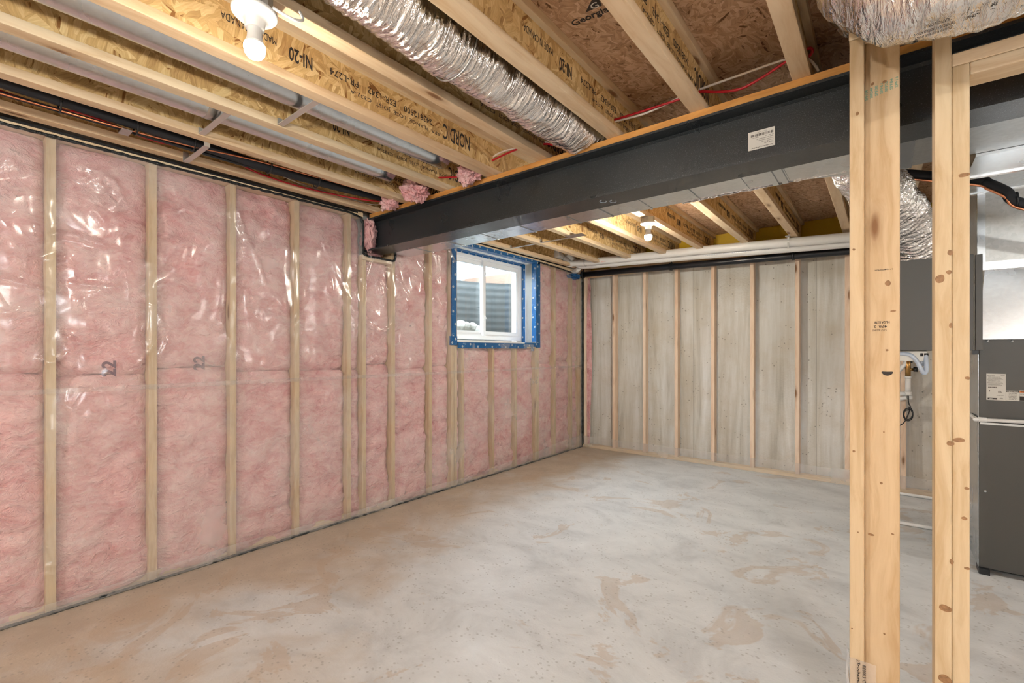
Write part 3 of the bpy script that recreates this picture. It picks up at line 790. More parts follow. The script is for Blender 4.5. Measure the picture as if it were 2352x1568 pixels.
hanger(JX[1] + .033, JX[2] - .033, c2.y, 'flat metal strap between joists beyond the beam, right of the window')
def wadthing(px, py, X, Y, r, seed, label):
    t_ = thing('insulation_wad', (X, Y, ZJ), label, 'insulation')
    c = at(px, py, Y=Y)
    wad(c, r, seed, t_, sq=(1.0, .8, .8)); return t_
wadthing(895, 462, 0, 2.09, .075, 1.0, 'small pink wool wad on the beam, nearest the pink wall')
wadthing(955, 436, 0, 2.06, .095, 2.0, 'pink wool wad at the end of the second-bay round duct')
wadthing(1078, 398, 0, 2.09, .075, 5.0, 'pink wool wad at the end of the third-bay round duct')
ls = thing('lineset', (-2.83, 1, H + 1.2), 'black foam lineset with copper tube along the first joist bay', 'pipe')
LX = -2.862
MB().tube(spline([(LX + .02, -1.5, H + 1.122), (LX + .015, .2, H + 1.118), (LX, .85, H + 1.112), (LX - .02, 1.35, H + 1.108), (LX - .01, 1.9, H + 1.125), (LX + .02, 2.5, H + 1.16)], 10), .026, 14).build('foam_pipe', M['foam_black'], ls)
MB().tube(spline([(LX - .010, -1.5, H + 1.080), (LX - .006, .5, H + 1.080), (LX + .030, 1.2, H + 1.110), (LX + .040, 2.0, H + 1.130), (LX + .045, 2.5, H + 1.15)], 8), .0045, 8).build('copper_tube', M['copper'], ls)
MB().tube(spline([(LX - .03, -1.5, H + 1.090), (LX - .035, .6, H + 1.088), (LX - .055, 1.3, H + 1.10), (LX - .03, 2.5, H + 1.15)], 8), .010, 8).build('control_cable', M['black'], ls)
for y in (.35, .62, .86, 1.25, 1.55):
    MB().tube([(LX - .002 + .045 * math.cos(a), y, H + 1.104 + .036 * math.sin(a)) for a in [k * PI / 8 for k in range(17)]], .0035, 6).build('cable_tie', M['black'], ls)
box('clip', (LX - .05, .56, H + 1.066), (LX + .03, .60, H + 1.070), M['galv_dull'], ls)
rc = thing('red_cable', (-2.95, 1, H + 1.17), 'red electrical cable stapled along the first joist bay', 'cable')
MB().tube(spline([(-2.93, -1.2, H + 1.20), at(0, 209, Z=H + 1.14), at(200, 264, Z=H + 1.14), at(358, 324, Z=H + 1.13), at(500, 352, Z=H + 1.115), at(600, 400, Z=H + 1.115), at(720, 436, Z=H + 1.11), at(855, 461, Z=H + 1.10), (-2.88, 2.16, H + 1.16)], 10), .0055, 8).build('sheath', M['red'], rc)
box('staple', at(354, 318, Z=H + 1.145) + Vector((-.01, -.006, -.004)), at(354, 318, Z=H + 1.145) + Vector((.012, .006, .012)), M['white'], rc)
wc = thing('white_cable', (-2.95, 1.8, H + 1.14), 'white electrical cable beside the red one near the pink wall', 'cable')
MB().tube(spline([at(640, 400, Z=H + 1.15), at(700, 425, Z=H + 1.145), at(780, 450, Z=H + 1.14), at(860, 470, Z=H + 1.14), (-2.90, 2.16, H + 1.15)], 8), .0045, 8).build('sheath', M['white_cable'], wc)
# red and white cables threading the joists beside the beam
YC = 2.165
rr = thing('red_cable', (-1.5, YC, H + 1.16), 'red cable threading the joists along the top of the steel beam', 'cable')
MB().tube(spline([at(1008, 408, Y=2.10), at(1075, 402, Y=2.12), at(1120, 374, Y=YC), at(1190, 342, Y=YC), at(1250, 331, Y=YC), at(1290, 330, Y=YC - .01), at(1360, 291, Y=YC), at(1405, 277, Y=YC), at(1480, 254, Y=YC), at(1560, 228, Y=YC), at(1605, 211, Y=YC), at(1650, 211, Y=YC), at(1700, 204, Y=YC), at(1750, 178, Y=YC), at(1805, 142, Y=YC), at(1855, 112, Y=YC), at(1866, 118, Y=YC), at(1858, 130, Y=YC + .02)], 8), .0058, 8).build('sheath', M['red'], rr)
ww = thing('white_cable', (-1.5, YC, H + 1.16), 'white cable threading the joists along the top of the steel beam', 'cable')
MB().tube(spline([at(1120, 369, Y=YC + .012), at(1150, 350, Y=YC + .012), at(1195, 338, Y=YC + .012), at(1245, 327, Y=YC + .012), at(1285, 326, Y=YC + .012), at(1365, 296, Y=YC + .012), at(1405, 281, Y=YC + .012), at(1480, 261, Y=YC + .012), at(1555, 227, Y=YC + .012), at(1600, 208, Y=YC + .012), at(1700, 172, Y=YC + .012), at(1800, 138, Y=YC + .012), at(1850, 134, Y=YC + .012), at(1872, 150, Y=YC + .012), at(1880, 164, Y=YC + .02)], 8), .0052, 8).build('sheath', M['white_cable'], ww)

# ------------------------------------------------------------ foil flex ducts
def flex(name, label, pts, r, mat, pitch=.022, amp=.05, wob=.014, seg=40, extra=None):
    t_ = thing(name, pts[0], label, 'duct')
    p = spline(pts, 40); L = [0]
    for a, b in zip(p[:-1], p[1:]): L.append(L[-1] + (b - a).length)
    n = int(L[-1] / (pitch / 4)); q = []; j = 0
    for i in range(n + 1):
        s = L[-1] * i / n
        while j < len(L) - 2 and L[j + 1] < s: j += 1
        q.append(p[j].lerp(p[j + 1], (s - L[j]) / max(1e-6, L[j + 1] - L[j])))
    rf = (lambda i: r * (1 + amp * (.5 * math.sin(2 * PI * i / 4) + .6 * noise.noise(Vector((i * .23, 2, r * 50)))) * (extra(i / n) if extra else 1)))
    MB().tube(q, rf, seg, True, wob).build('foil_jacket', mat, t_)
    return t_
FX = -1.275
fd = flex('flex_duct', 'silver foil flexible duct in joist bay beside the bulb joist', [(FX - .005, -.9, H + 1.20), (FX, .6, H + 1.185), (FX, 1.1, H + 1.165), (FX, 1.28, H + 1.17), (FX + .005, 1.9, H + 1.18), (FX + .01, 2.5, H + 1.19)], .118, M['foil_y'], pitch=.026, amp=.06)
MB().tube([(FX + .127 * math.cos(a), 1.235, H + 1.167 + .127 * math.sin(a)) for a in [PI * .93 + k * PI * 1.14 / 30 for k in range(31)]], .0035, 6).build('strap', M['galv_dull'], fd)
ff = flex('flex_duct', 'large crumpled foil flexible duct over the stud partition top plate', [(-.02, 1.95, H + 1.19), (-.03, 1.74, H + 1.15), (.0, 1.57, H + 1.00), (.10, 1.535, H + .915), (.26, 1.535, H + .905), (.6, 1.54, H + .925), (1.3, 1.55, H + .95)], .130, M['foil_x'], pitch=.03, amp=.028, wob=.016)
for k, (b_, w_) in enumerate((('R-4.2', .022), ('THICKNESS ON FLAT INSULATION ONLY', .125), ('LABELED IN ACCORDANCE WITH ADC FLAT INSTALLATION', .15), ('PERFORMANCE LABORATORIES FLEXIBLE DUCT', .14))):
    an = math.radians(66 + 6.5 * k); n_ = Vector((0, -math.cos(an), -math.sin(an)))
    lettering(b_, Vector((.145 - .004 * k, 1.535, H + .913)) + n_ * .1355, (-1, 0, 0), n_.cross(Vector((-1, 0, 0))), w_, .0085, M['ink'], ff)
f3 = flex('flex_duct', 'foil flexible duct sloping down from the trunk behind the stud post', [(-.10, 2.46, H + .94), (-.09, 2.66, H + .92), (-.02, 3.0, H + .84), (.10, 3.35, H + .72), (.17, 3.55, H + .60), (.18, 3.58, H + .50)], .12, M['foil_z'], pitch=.03, amp=.06, wob=.02)

# ------------------------------------------------------------ sheet metal trunk behind the beam
tr = thing('trunk_duct', (-1.5, 2.43, H + .81), 'long flat galvanised trunk duct running behind the steel beam', 'duct')
TZ0, TZ1, TY0, TY1 = H + .812, H + 1.06, 2.335, 2.545
sx = [-3.16, -2.86, -2.50, -2.16, -1.83, -1.48, -1.26, -1.02, -.76, -.52, -.34]
for a, b in zip(sx[:-1], sx[1:]):
    box('duct_section', (a + .001, TY0, TZ0 + (0 if sx.index(a) % 2 else .0012)), (b - .001, TY1, TZ1), M['galv'], tr)
for x in sx[1:-1]: box('drive_cleat', (x - .006, TY0 - .002, TZ0 - .003), (x + .006, TY1 + .002, TZ0 + .02), M['galv'], tr)
for x in (-.40, -.36): box('wide_cleat', (x - .012, TY0 - .002, TZ0 - .006), (x + .012, TY1 + .003, TZ0 + .03), M['galv'], tr)
m = MB(); m.add([(-.34, TY0, TZ0), (-.34, TY1, TZ0), (.10, TY1 + .12, TZ0 - .01), (.10, TY0, TZ0), (-.34, TY0, TZ1), (-.34, TY1, TZ1), (.10, TY1 + .12, TZ1), (.10, TY0, TZ1)], [(0,1,2,3),(4,7,6,5),(0,3,7,4),(1,5,6,2),(0,4,5,1),(3,2,6,7)])
m.build('flared_section', M['galv'], tr)
box('duct_section', (.10, TY0, TZ0), (2.6, TY1 + .12, TZ1), M['galv_dull'], tr)
mm = MB(); vs, fs = grid(60, 3, lambda u, v: (-.85 + .75 * u, TY1 + .004 + .01 * max(0, u - .6), TZ0 - .006 + .05 * v + .006 * noise.noise(Vector((u * 30, v * 5, 1)))))
mm.add(vs, fs, True); mm.build('tape_edge', M['foil_x'], tr)
# timber blocking and a metal patch beyond the beam
bl = at(1330, 527, Y=2.9)
o = box('timber_block', (JX[2] + .02, 3.02, ZJ + .03), (JX[2] + .10, 3.06, ZJ + .15), M['wood_x'], None, .002, base=(JX[2], 3.04, ZJ)); tag(o, 'small timber block fixed to joist side beyond the beam', 'block')
c = at(1322, 541, Z=ZJ - .002)
o = box('metal_patch', (c.x - .09, c.y - .05, ZJ - .004), (c.x + .09, c.y + .05, ZJ - .001), M['galv'], None, base=c); tag(o, 'small flat galvanised plate nailed under a joist beyond the beam', 'plate')

# ------------------------------------------------------------ bulb holders
def lamp(px, py, z, label, loop, bm='bulb'):
    c = at(px, py, Z=z)
    t_ = thing('bulb_holder', (c.x, c.y, ZJ), label, 'lamp', 'bare bulbs in white holders')
    m = MB().prism([(c.x + .050 * math.cos(a), c.y + .050 * math.sin(a)) for a in [PI / 8 + k * PI / 4 for k in range(8)]], 'z', z + .012, ZJ + .002)
    m.build('junction_box', M['galv_dull'], t_)
    MB().lathe([(.0, .014), (.060, .014), (.064, .010), (.064, .004), (.058, -.003), (.036, -.008), (.030, -.016), (.027, -.040), (.0255, -.043), (.0, -.043)], (c.x, c.y, z), 36).build('holder_base', M['white'], t_)
    MB().lathe([(.021, -.040), (.0205, -.060), (.0215, -.070), (.0262, -.082), (.0290, -.0905), (.0, -.0905)], (c.x, c.y, z), 24).build('bulb_collar', M['white'], t_)
    MB().lathe([(.0, -.091), (.0290, -.091), (.0298, -.096), (.030, -.101), (.0275, -.115), (.020, -.126), (.010, -.131), (.0, -.132)], (c.x, c.y, z), 28).build('bulb', M[bm], t_, label='glowing round white bulb')
    MB().tube(spline([c + Vector(v) for v in loop], 8), .0045, 8).build('cable', M['white'], t_)
    return t_
lamp(585, 36, H + 1.028, 'lit bulb in white holder at top left, near side of the beam', [(.055, .03, .016), (.075, .05, .0), (.085, .085, -.004), (.07, .115, .02), (.04, .12, .062)])
lamp(1489, 515, H + 1.038, 'lit bulb in white holder beyond the beam, over the far wall', [(-.03, -.02, .02), (-.06, .0, .04), (-.055, .02, .09), (-.02, .02, .12)], 'bulb_far')

# ------------------------------------------------------------ drain and vent pipes along the far wall
def pipe(name, pts, r, mat, parent, seg=16): return MB().tube(pts, r, seg).build(name, mat, parent)
pa = thing('vent_pipe', (-1.6, 5.1, H + 1.06), 'upper white plastic vent pipe sloping along the far wall', 'pipe')
PA = [at(1276, 583, X=JX[0] + .02), at(1286, 589, Y=4.86), at(1308, 604.5, Y=5.06), at(1345, 602.5, Y=5.10), at(1600, 575.5, Y=5.10), at(1955, 544, Y=5.10), at(2140, 532, Y=5.10)]
pipe('tube', PA[:2] + [PA[1].lerp(PA[2], k / 4) for k in (1, 2, 3)] + PA[2:], .043, M['pvc'], pa, 20)
for p_, q_ in ((PA[1], PA[2]), (PA[2], PA[3])):
    dv = (q_ - p_).normalized()
    pipe('coupling', [p_ - dv * .03, p_ + dv * .03], .049, M['pvc'], pa, 20)
pb = thing('vent_pipe', (-1.6, 5.2, H + 1.02), 'lower white plastic vent pipe just behind the upper one', 'pipe')
PB = [at(1300, 582, X=JX[0] + .02), at(1308, 588, Y=5.02), at(1332, 611, Y=5.18), at(1360, 609.5, Y=5.19), at(1600, 588, Y=5.19), at(1955, 559, Y=5.19), at(2140, 546, Y=5.19)]
pipe('tube', PB, .038, M['pvc'], pb, 20)
lettering('SYSTEM 636 PVC TYPE BH VENT FGV 2"   SYSTEM 636 PVC TYPE BH VENT', (PB[4] + PB[5]) / 2 + Vector((0, -.0382, .004)), (1, 0, (PB[5].z - PB[4].z) / (PB[5].x - PB[4].x)), (0, 0, 1), 1.2, .009, M['tubing'], pb)
for px in (1343, 1352):
    pass
def hoop(name, c, r, parent, mat, w=.006):
    MB().tube([Vector(c) + Vector((0, r * math.cos(a), r * math.sin(a))) for a in [k * PI / 10 for k in range(21)]], w, 6).build(name, mat, parent)
hoop('clamp', (PA[3].x, PA[3].y, PA[3].z), .046, pa, M['galv'], .004)
rt = MB().box(at(1385, 599, Y=5.065) + Vector((-.03, -.002, -.012)), at(1385, 599, Y=5.065) + Vector((.04, .002, .012))); rt.build('red_tag', plain('red tag', (.75, .06, .02), .5), pa, label='small red sticker')
ab = thing('drain_pipe', (-1.6, 5.38, H + 1), 'black plastic drain pipe along the far wall below the white pipes', 'pipe')
AB = [at(1340, 630.5, Y=5.38), at(1600, 607, Y=5.38), at(1955, 575.5, Y=5.38), at(2140, 562, Y=5.38)]
pipe('tube', AB, .036, M['abs'], ab, 22)
for px, py in ((1541, 612), (1822, 587), (1339, 630.6)):
    c = at(px, py, Y=5.38); pipe('coupling', [c - Vector((.013, 0, 0)), c + Vector((.013, 0, 0))], .046, M['abs'], ab, 22)
    box('rod', (c.x + .004, 5.376, c.z + .04), (c.x + .012, 5.384, ZJ), M['black'], ab)
# strap looped over the joist holding the white pipes
c = at(1812, 560, Y=5.10)
sp = thing('perforated_strap', (c.x, 5.1, c.z), 'perforated metal strap hanging the white pipes from a joist', 'strap')
box('strap_drop', (c.x - .008, 5.058, c.z - .05), (c.x + .008, 5.061, ZJ - .001), M['galv_dull'], sp)
box('strap_drop', (c.x + .055, 5.228, c.z - .06), (c.x + .071, 5.231, ZJ - .001), M['galv_dull'], sp)
box('strap_foot', (c.x - .02, 5.0, ZJ - .003), (c.x + .02, 5.07, ZJ - .0005), M['galv_dull'], sp)
# pipe penetration sealed with tape and film
pn = thing('pipe_seal', (XL, 5.2, H + .95), 'blue tape and clear film bundle sealing pipes through the corner', 'tape')
c = at(1318, 634, Y=5.30)
def crumple(c, sx_, sy_, sz_, seed, mat, name):
    bm = bmesh.new(); bmesh.ops.create_icosphere(bm, subdivisions=3, radius=1)
    vs = [Vector(c) + Vector((v.co.x * sx_, v.co.y * sy_, v.co.z * sz_)) * (1 + .5 * noise.noise(v.co * 2.6 + Vector((seed, 0, 0)))) for v in bm.verts]
    fs = [[v.index for v in f.verts] for f in bm.faces]; bm.free()
    MB().add(vs, fs).build(name, mat, pn)
crumple(at(1308, 636, Y=5.28), .15, .10, .038, 1.0, M['tape'], 'tape_wrap')
crumple(at(1316, 620, Y=5.24), .10, .07, .055, 4.0, M['poly_strip'], 'film_wrap')
pipe('elbow', [at(1306, 628, Y=5.25), at(1318, 625, Y=5.25), at(1326, 620, Y=5.22), at(1332, 613, Y=5.20)], .031, M['pvc'], pn, 14)

# ------------------------------------------------------------ stud partition on the right
YS = 1.872; ZS = H + 1.017
pt = thing('stud_partition', (.06, YS + .045, 0), 'bare timber stud partition with doorway header at the right', 'partition')
def post(x0, x1, y0, y1, z1=ZS, lean=0, mat='wood_z'):
    m = MB().box((x0, y0, .038), (x1, y1, z1)); 
    return m.build('stud', M[mat], pt, .004)
post(-.0835, -.0450, YS, YS + .089)
sb = post(-.0445, .0445, YS + .051, YS + .089)
sk = post(.1225, .1605, YS, YS + .089, H + 1.017)
sj = post(.1612, .1985, YS, YS + .089, H + .838)
box('bottom_plate', (-.0835, YS, 0), (.20, YS + .089, .038), M['wood_x'], pt, .004)
box('top_plate', (-.0850, YS - .002, ZS), (.1605, YS + .089, ZS + .036), M['wood_x'], pt, .003)
box('header_plate', (.1612, YS, H + .8385), (2.2, YS + .089, H + .8765), M['wood_x'], pt, .003)
box('header', (.1992, YS, H + .802), (2.2, YS + .089, H + .8378), M['wood_x'], pt, .004)
lettering('NLGA R378', at(2026, 740, Y=YS + .0505), (-1, 0, 0), (0, 0, -1), .038, .008, M['ink'], sb, .01)
lettering('478. 2', at(2022, 750, Y=YS + .0505), (-1, 0, 0), (0, 0, -1), .034, .008, M['ink'], sb, .01)
lettering('S-P-F KD-HT', at(2020, 758, Y=YS + .0505), (-1, 0, 0), (0, 0, -1), .036, .006, M['ink'], sb)
lettering('S-P-F 248 PREMIUM', at(2030, 619, Y=YS + .0505), (-1, 0, 0), (0, 0, -1), .045, .004, M['ink'], sb)
for k in range(7):
    p = at(1990 + 11.5 * k, 219 - 5.2 * k, Y=YS + .0505)
    lettering('SPF' + ('104', '244', '38', '61', '20', '84', '16')[k], p, (0, 0, 1), (-1, 0, 0), .034, .008, M['green_ink'], sb, .015)
# dark knot hole on the flat stud
kc = at(2038, 856, Y=YS + .0505)
m = MB(); m.add([kc + Vector((.015 * math.cos(a), -.0004, .0065 * math.sin(a) + .0025 * math.cos(2 * a))) for a in [k * PI / 8 for k in range(16)]], [tuple(range(16))]); m.build('knot', M['ink'], sb)
M['knot'] = plain('brown knot', (.30, .16, .07), .6, nz=.6, scale=120)
def knot(px, py, w, h, par, y):
    c = at(px, py, Y=y); a, b = w / F_PX * 1.0, h / F_PX * 1.0
    MB().add([c + Vector((a * math.cos(t) * (1 + .14 * math.sin(t + px)), -.0004, b * math.sin(t) * (1 + .12 * math.cos(t * 2 + py)))) for t in [k * PI / 12 for k in range(24)]], [tuple(range(24))]).build('knot', M['knot'], par)
sa = [o for o in pt.children if o.name.startswith('stud')][0]
for px, py, w, h in ((1969, 261, 5, 6), (1961, 573, 4, 4), (1961, 1036, 4, 4), (1971, 1222, 2.5, 2.5), (1957, 1443, 2.5, 2.5)): knot(px, py, w, h, sa, YS - .0002)
for px, py, w, h in ((2004, 193, 5, 5), (2031, 188, 6, 5), (2040, 650, 8, 9), (2052, 714, 8, 3), (2037, 804, 4, 4), (2024, 1109, 4, 4), (2000, 1227, 9, 4), (2050, 1226, 4, 3), (2031, 1455, 3, 3), (2030, 992, 2.5, 2.5)): knot(px, py, w, h, sb, YS + .0506)
for px, py, w, h in ((2182, 580, 7, 8), (2160, 640, 11, 14), (2180, 625, 7, 6), (2184, 747, 4, 9), (2182, 1018, 9, 8), (2186, 1290, 5, 8), (2170, 1396, 15, 11), (2172, 1560, 16, 14)): knot(px, py, w, h, sk, YS - .0002)
for px, py, w, h in ((2213, 402, 13, 7), (2223, 868, 6, 5), (2202, 1010, 14, 7), (2215, 1190, 7, 5), (2222, 1305, 7, 4), (2220, 1121, 6, 4)): knot(px, py, w, h, sj, YS - .0002)
# clear film draped round the foot of the post
fm = thing('plastic_offcut', (-.07, YS, .1), 'printed clear plastic offcut wrapped round the foot of the post', 'plastic sheet')
za, zb = at(1953, 1508, Y=YS - .004).z, at(2012, 1528, Y=YS - .004).z
xa = at(1953, 1508, Y=YS - .004).x - .002; xb = at(2012, 1528, Y=YS - .004).x
vs, fs = grid(8, 10, lambda u, v: (xa + (xb - xa) * u, YS - .005 - .002 * noise.noise(Vector((u * 4, v * 4, 1))), .002 + (za + (zb - za) * u - .002) * v))
MB().add(vs, fs, True).build('film', M['poly_strip'], fm)
xw = at(1941, 1500, Y=YS).x
vs, fs = grid(6, 10, lambda u, v: (xa + (xw - xa) * u + .008 * noise.noise(Vector((v * 3, u, 2))), YS - .005 + .05 * u, .002 + (za + .015 * u - .002) * v))
MB().add(vs, fs, True).build('film_flap', M['poly_white'], fm)
zl = za - .016
def film_txt(body, px, py, L, h, bold):
    p = at(px, py, Y=YS - .0075)
    lettering(body, p + Vector((0, 0, -L / 2)), (0, 0, -1), (-1, 0, 0), L, h, M['ink'], fm, bold)
film_txt('polytarp', 1972, 1522, .075, .0085, .03)
film_txt('B80003-CAN', 1985, 1528, .075, .0085, .0)
film_txt('X', 1971, 1515, .007, .009, 0)

# ------------------------------------------------------------ furnace, heat exchanger box, plumbing
YFN = 3.80
fx0, fx1 = .440, 1.0
fu = thing('furnace', (.72, 4.15, 0), 'dark grey furnace cabinet with white labels standing right of the partition', 'furnace')
zt = at(2300, 779, Y=YFN).z
zm = at(2300, 968, Y=YFN).z
box('lower_cabinet', (fx0, YFN, .03), (fx1, 4.45, zm - .008), M['grey_cab'], fu, .004)
box('coil_cabinet', (fx0, YFN, zm - .006), (fx1, 4.45, zt), M['grey_cab'], fu, .004)
box('side_panel', (fx0 - .002, YFN + .008, .03), (fx0, 4.44, zt), M['galv'], fu, label='bare bluish metal side of the cabinet')
box('seam_rail', (fx0 + .004, YFN - .006, zm - .022), (fx1, YFN, zm - .010), M['galv_dull'], fu)
for px in (2268, 2325): 
    p = at(px, 783, Y=YFN); MB().lathe([(0, -.004), (.006, -.003), (.007, 0)], (p.x, YFN, p.z), 10, 'y').build('screw', M['galv'], fu)
p = at(2263, 1128, Y=YFN); MB().lathe([(0, -.004), (.006, -.003), (.007, 0)], (p.x, YFN, p.z), 10, 'y').build('screw', M['galv'], fu)
a, b = at(2250, 1318, Y=YFN), at(2272, 1318, Y=YFN)
box('foot_pad', (a.x - .006, YFN - .03, 0), (b.x, YFN + .08, .03), M['black'], fu)
box('foot_pad', (fx1 - .1, YFN + .02, 0), (fx1, YFN + .12, .03), M['black'], fu)
box('foot_pad', (fx0, 4.3, 0), (fx0 + .1, 4.4, .03), M['black'], fu)
def lbl(px0, py0, px1, py1, mat=None, d=.001):
    a, b = at(px0, py0, Y=YFN), at(px1, py1, Y=YFN)
    return box('sticker', (a.x, YFN - d, a.z), (b.x, YFN + .0005, b.z), mat or M['paper'], fu), a, b
def lt(s_, body, px, py, w, h, mat=None, bold=0, d=.0012):
    p = at(px, py, Y=YFN); k = (at(px + 1, py, Y=YFN).x - p.x); kz = p.z - at(px, py + 1, Y=YFN).z
    lettering(body, (p.x, YFN - d, p.z), (1, 0, 0), (0, 0, 1), w * k, h * kz, mat or M['ink'], s_, bold)
s1, a, b = lbl(2265.5, 857.5, 2310, 920)
lt(s1, 'ALLSTYLE', 2276, 862, 16, 2.2); lt(s1, 'CE/2023', 2303, 862, 9, 1.6)
for k, y in enumerate((866, 869, 871.5, 874.5, 877, 879.5, 882, 884)):
    lt(s1, ('M/N 2430H14CTB', 'S/N 2303K24081', 'FACTORY CHARGED HELIUM', 'REFRIGERANT R-410A', 'MAX DESIGN PRESSURE', 'PRESSION DE CALCUL', 'AIR HANDLER EVAPORATOR COIL', 'SUITABLE FOR INDOOR USE')[k], 2284 + (k % 3), y, 28 + 4 * (k % 3), 1.5)
bar = MB(); q0, q1 = at(2270, 887.5, Y=YFN), at(2289, 891, Y=YFN); xx = q0.x
while xx < q1.x: w_ = R.choice((.001, .002, .003)); bar.box((xx, YFN - .0018, q1.z), (xx + w_, YFN - .001, q0.z)); xx += w_ + R.choice((.0012, .002))
bar.build('barcode', M['ink'], s1, kind='stuff')
lt(s1, 'i', 2273, 897, 2, 4); lt(s1, 'ETL', 2297, 900, 8, 4.5, None, .04); lt(s1, 'INTERTEK LISTED', 2297, 908, 16, 1.4); lt(s1, '4006', 2300, 915, 8, 3)
s4 = box('sticker', at(2268.5, 913, Y=YFN) + Vector((0, -.0014, 0)), at(2290, 917.5, Y=YFN) + Vector((0, 0, 0)), M['ink'], fu)
lt(s4, 'ASPEN', 2275, 915.2, 9, 2.6, M['paper'], .03, .0016)
s2, a, b = lbl(2310.5, 896.5, 2340.5, 921)
box('header_band', at(2311, 897, Y=YFN) + Vector((0, -.0014, 0)), at(2340, 901, Y=YFN), M['ink'], s2)
lt(s2, 'NOTICE', 2326, 899, 24, 2.4, M['paper'], .02, .0016)
for k, wd in enumerate(('CLEAN', 'COILS', 'USING', 'WATER', 'ONLY.')): lt(s2, wd, 2326, 903.6 + 3.3 * k, 18, 2.3)
s3, a, b = lbl(2341.5, 896.5, 2372, 922)
box('header_band', at(2342, 897.5, Y=YFN) + Vector((0, -.0014, 0)), at(2371, 902.5, Y=YFN), M['orange'], s3)
box('text_block', at(2342, 910, Y=YFN) + Vector((0, -.0014, 0)), at(2371, 921, Y=YFN), M['ink'], s3)
lt(s3, 'WARNING', 2357, 900, 24, 3, M['ink'], .02, .0016); lt(s3, 'ELECTRIC SHOCK HAZARD', 2357, 905.5, 27, 2)
# plenum above the furnace
pl = thing('plenum', (.72, 4.1, zt), 'bare sheet metal plenum box sitting on the furnace', 'plenum')
z1, z2 = at(2300, 606, Y=YFN).z, H + 1.06
m = MB(); xa_ = fx0 + .002
m.add([(fx0, YFN + .01, zt), (fx1, YFN + .01, zt), (fx1, 4.44, zt), (fx0, 4.44, zt), (xa_ + .03, YFN + .06, z1), (fx1, YFN + .06, z1), (fx1, 4.44, z1), (xa_ + .03, 4.44, z1)], [(0,1,5), (0,5,4), (1,2,6,5), (2,3,7,6), (3,0,4,7), (4,5,6,7), (0,3,2,1)])
m.build('transition', M['galv'], pl)
m = MB(); zl_ = z2
m.add([(xa_ + .03, YFN + .055, z1), (fx1, YFN + .055, z1), (fx1, 4.44, z1), (xa_ + .03, 4.44, z1), (xa_, YFN + .055, zl_), (fx1, YFN + .055, zl_), (fx1, 4.44, zl_), (xa_, 4.44, zl_)], [(0,1,5,4), (1,2,6,5), (2,3,7,6), (3,0,4,7), (4,5,6,7), (0,3,2,1)])
m.build('plenum_box', M['galv_dull'], pl)
box('foil_tape', (xa_ + .02, YFN + .045, z1 - .022), (fx1, YFN + .052, z1 + .026), M['bright_tape'], pl)
box('corner_flange', (xa_ - .004, YFN + .04, z1 - .02), (xa_ + .03, YFN + .06, zl_), M['galv'], pl)
tr2 = thing('branch_trunk', (.9, 3.2, H + .8), 'wide sheet metal trunk running from plenum to the beam', 'duct')
box('trunk_body', (.30, 2.67, H + .80), (1.6, 2.98, H + 1.06), M['galv'], tr2)
box('upper_trunk', (.36, 2.985, H + .93), (1.6, YFN + .05, H + 1.06), M['galv'], tr2)
box('foil_tape', (.30, 2.965, H + .795), (1.6, 2.99, H + .83), M['bright_tape'], tr2)
box('foil_tape', (.36, YFN + .015, H + .925), (1.6, YFN + .05, H + .94), M['bright_tape'], tr2)
l2 = thing('lineset', (.6, 3.3, H + .7), 'black foam lineset with copper tube sagging in front of the plenum', 'pipe')
pp = [(.05, 3.25, H + .97), at(2236, 412, Y=3.3), at(2270, 422, Y=3.3), at(2310, 440, Y=3.3), at(2352, 468, Y=3.3), (.85, 3.3, H + .60)]
MB().tube(spline(pp, 8), .024, 14).build('foam_pipe', M['foam_black'], l2)
MB().tube(spline([Vector(p) + Vector((-.004, -.012, -.029)) for p in pp], 8), .006, 8).build('copper_tube', M['copper'], l2)
c = at(2335, 455, Y=3.3); MB().tube([c + Vector((0, .034 * math.cos(a), -.008 + .036 * math.sin(a))) for a in [k * PI / 8 for k in range(17)]], .004, 6).build('cable_tie', M['black'], l2)
cp = thing('condensate_pipe', (.6, 3.75, H - .37), 'white plastic condensate pipe with elbow across the furnace front', 'pipe')
yp = YFN - .03
e0, e1, e2 = at(2228, 951, Y=4.05), at(2243, 962, Y=yp), at(2268, 964, Y=yp)
MB().tube(spline([e0, e1, at(2252, 963.5, Y=yp), at(2400, 971, Y=yp)], 6), .0105, 14).build('tube', M['pvc'], cp)
MB().tube([at(2246, 962.5, Y=yp), at(2266, 964, Y=yp)], .0135, 14).build('elbow', M['pvc'], cp)
# ventilator box
YV = 3.45
hv = thing('ventilator_box', (.2, YV + .15, H), 'dark grey ventilator box hung behind the partition studs', 'ventilator')
zv0, zv1 = H + .007, H + .52
box('cabinet', (-.04, YV + .012, zv0), (.372, YV + .34, zv1), M['grey_cab'], hv, .004)
box('front_panel', (-.04, YV, zv0 + .002), (.380, YV + .010, zv1), M['grey_cab'], hv, .002)
box('side_flange', (.386, YV - .002, zv0 + .002), (.414, YV + .02, zv1 - .004), M['grey_cab'], hv, .002)
box('drip_tray', (-.02, YV + .05, zv0 - .06), (.20, YV + .30, zv0), M['paper'], hv, .006)
for x in (-.02, .35):
    box('hanging_strap', (x, YV + .17, zv1), (x + .02, YV + .173, ZJ + .02), M['galv_dull'], hv)
box('rubber_foot', (.375, YV + .01, zv0 - .02), (.40, YV + .03, zv0 + .002), M['black'], hv)
hose = thing('drain_hose', (.15, YV + .1, H - .05), 'clear looped drain hose under the grey ventilator box', 'hose')
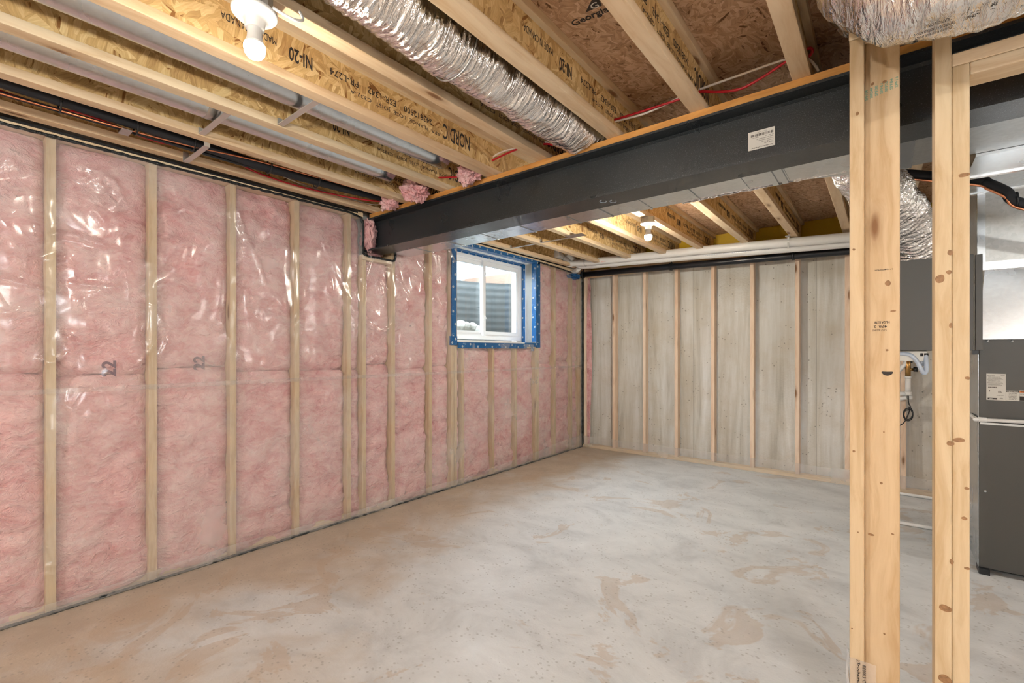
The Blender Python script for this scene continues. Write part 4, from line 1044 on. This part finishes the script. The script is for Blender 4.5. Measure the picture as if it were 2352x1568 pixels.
MB().tube(spline([(-.02, YV + .04, H - .012), at(2078, 812, Y=YV + .04), at(2100, 822, Y=YV + .04), at(2114, 845, Y=YV + .04), at(2121, 856, Y=YV + .035), at(2127, 852, Y=YV + .04), at(2127, 830, Y=YV + .05), at(2126, 812, Y=YV + .06)], 8), .0105, 14).build('tubing', M['tubing'], hose)
MB().tube(straight(at(2119, 840, Y=YV + .08), at(2118, 812, Y=YV + .08), 3), .0105, 12).build('tubing_rise', M['tubing'], hose)
for px in (2126, 2117):
    MB().tube(straight(at(px, 811, Y=YV + .06), at(px, 818, Y=YV + .06), 2), .0125, 12).build('hose_collar', M['black'], hose)
# valve riser on the far wall
vr = thing('valve_riser', (.18, 5.35, H - .3), 'brass valve on a white riser with coiled cable by far wall', 'valve')
yv = 5.38
def vt(name, pts, r, mat): return MB().tube([at(px, py, Y=yv) for px, py in pts], r, 12).build(name, mat, vr)
vt('white_riser', [(2085.5, 864), (2085.5, 906)], .020, M['pvc'])
vt('coupling', [(2085.5, 899), (2085.5, 908)], .026, M['pvc'])
vt('coupling', [(2085.5, 863), (2085.5, 869)], .024, M['pvc'])
vt('valve_body', [(2085.5, 828), (2085.5, 840), (2085.5, 863)], .020, M['brass'])
vt('brass_branch', [(2085.5, 848), (2098, 848)], .012, M['brass'])
vt('valve_handle', [(2098, 848), (2108, 848)], .022, M['black'])
vt('valve_cap', [(2085, 831), (2096, 831)], .010, M['black'])
vt('side_pipe', [(2040, 905), (2075, 904), (2085, 903)], .018, M['pvc'])
vt('side_pipe', [(2040, 917), (2070, 915), (2082, 913)], .018, M['pvc'])
vt('elbow_pipe', [(2045, 872), (2068, 847), (2079, 837), (2081, 826)], .018, M['pvc'])
vt('white_riser', [(2081, 826), (2081, 700)], .018, M['pvc'])
vt('upper_valve', [(2086, 828), (2086, 700)], .012, M['brass'])
coil = [(2086, 908), (2087, 925), (2092, 935)]
for k in range(26): a = k * .52; coil.append((2084 + (12 - .12 * k) * math.sin(a) + 1.5, 951 + (17 - .3 * k) * -math.cos(a)))
coil += [(2078, 968), (2066, 977), (2050, 982)]
MB().tube(spline([at(px, py, Y=yv - .01 + .002 * (i % 3)) for i, (px, py) in enumerate(coil)], 3), .0045, 6).build('coiled_cable', M['black'], vr)
box('riser_bracket', (.15, 5.40, H - .42), (.21, YF, H - .39), M['galv_dull'], vr)
# plastic pipes on the floor by the far wall
for y, lab_ in ((5.40, 'white plastic pipe on floor against the far plate'), (4.48, 'white plastic pipe on floor nearer than its twin')):
    t_ = thing('floor_pipe', (.2, y, 0), lab_, 'pipe')
    MB().tube(straight((-.03, y, .0135), (.44 if y < 5 else .9, y, .0135), 4), .013, 12).build('tube', M['pvc'], t_)
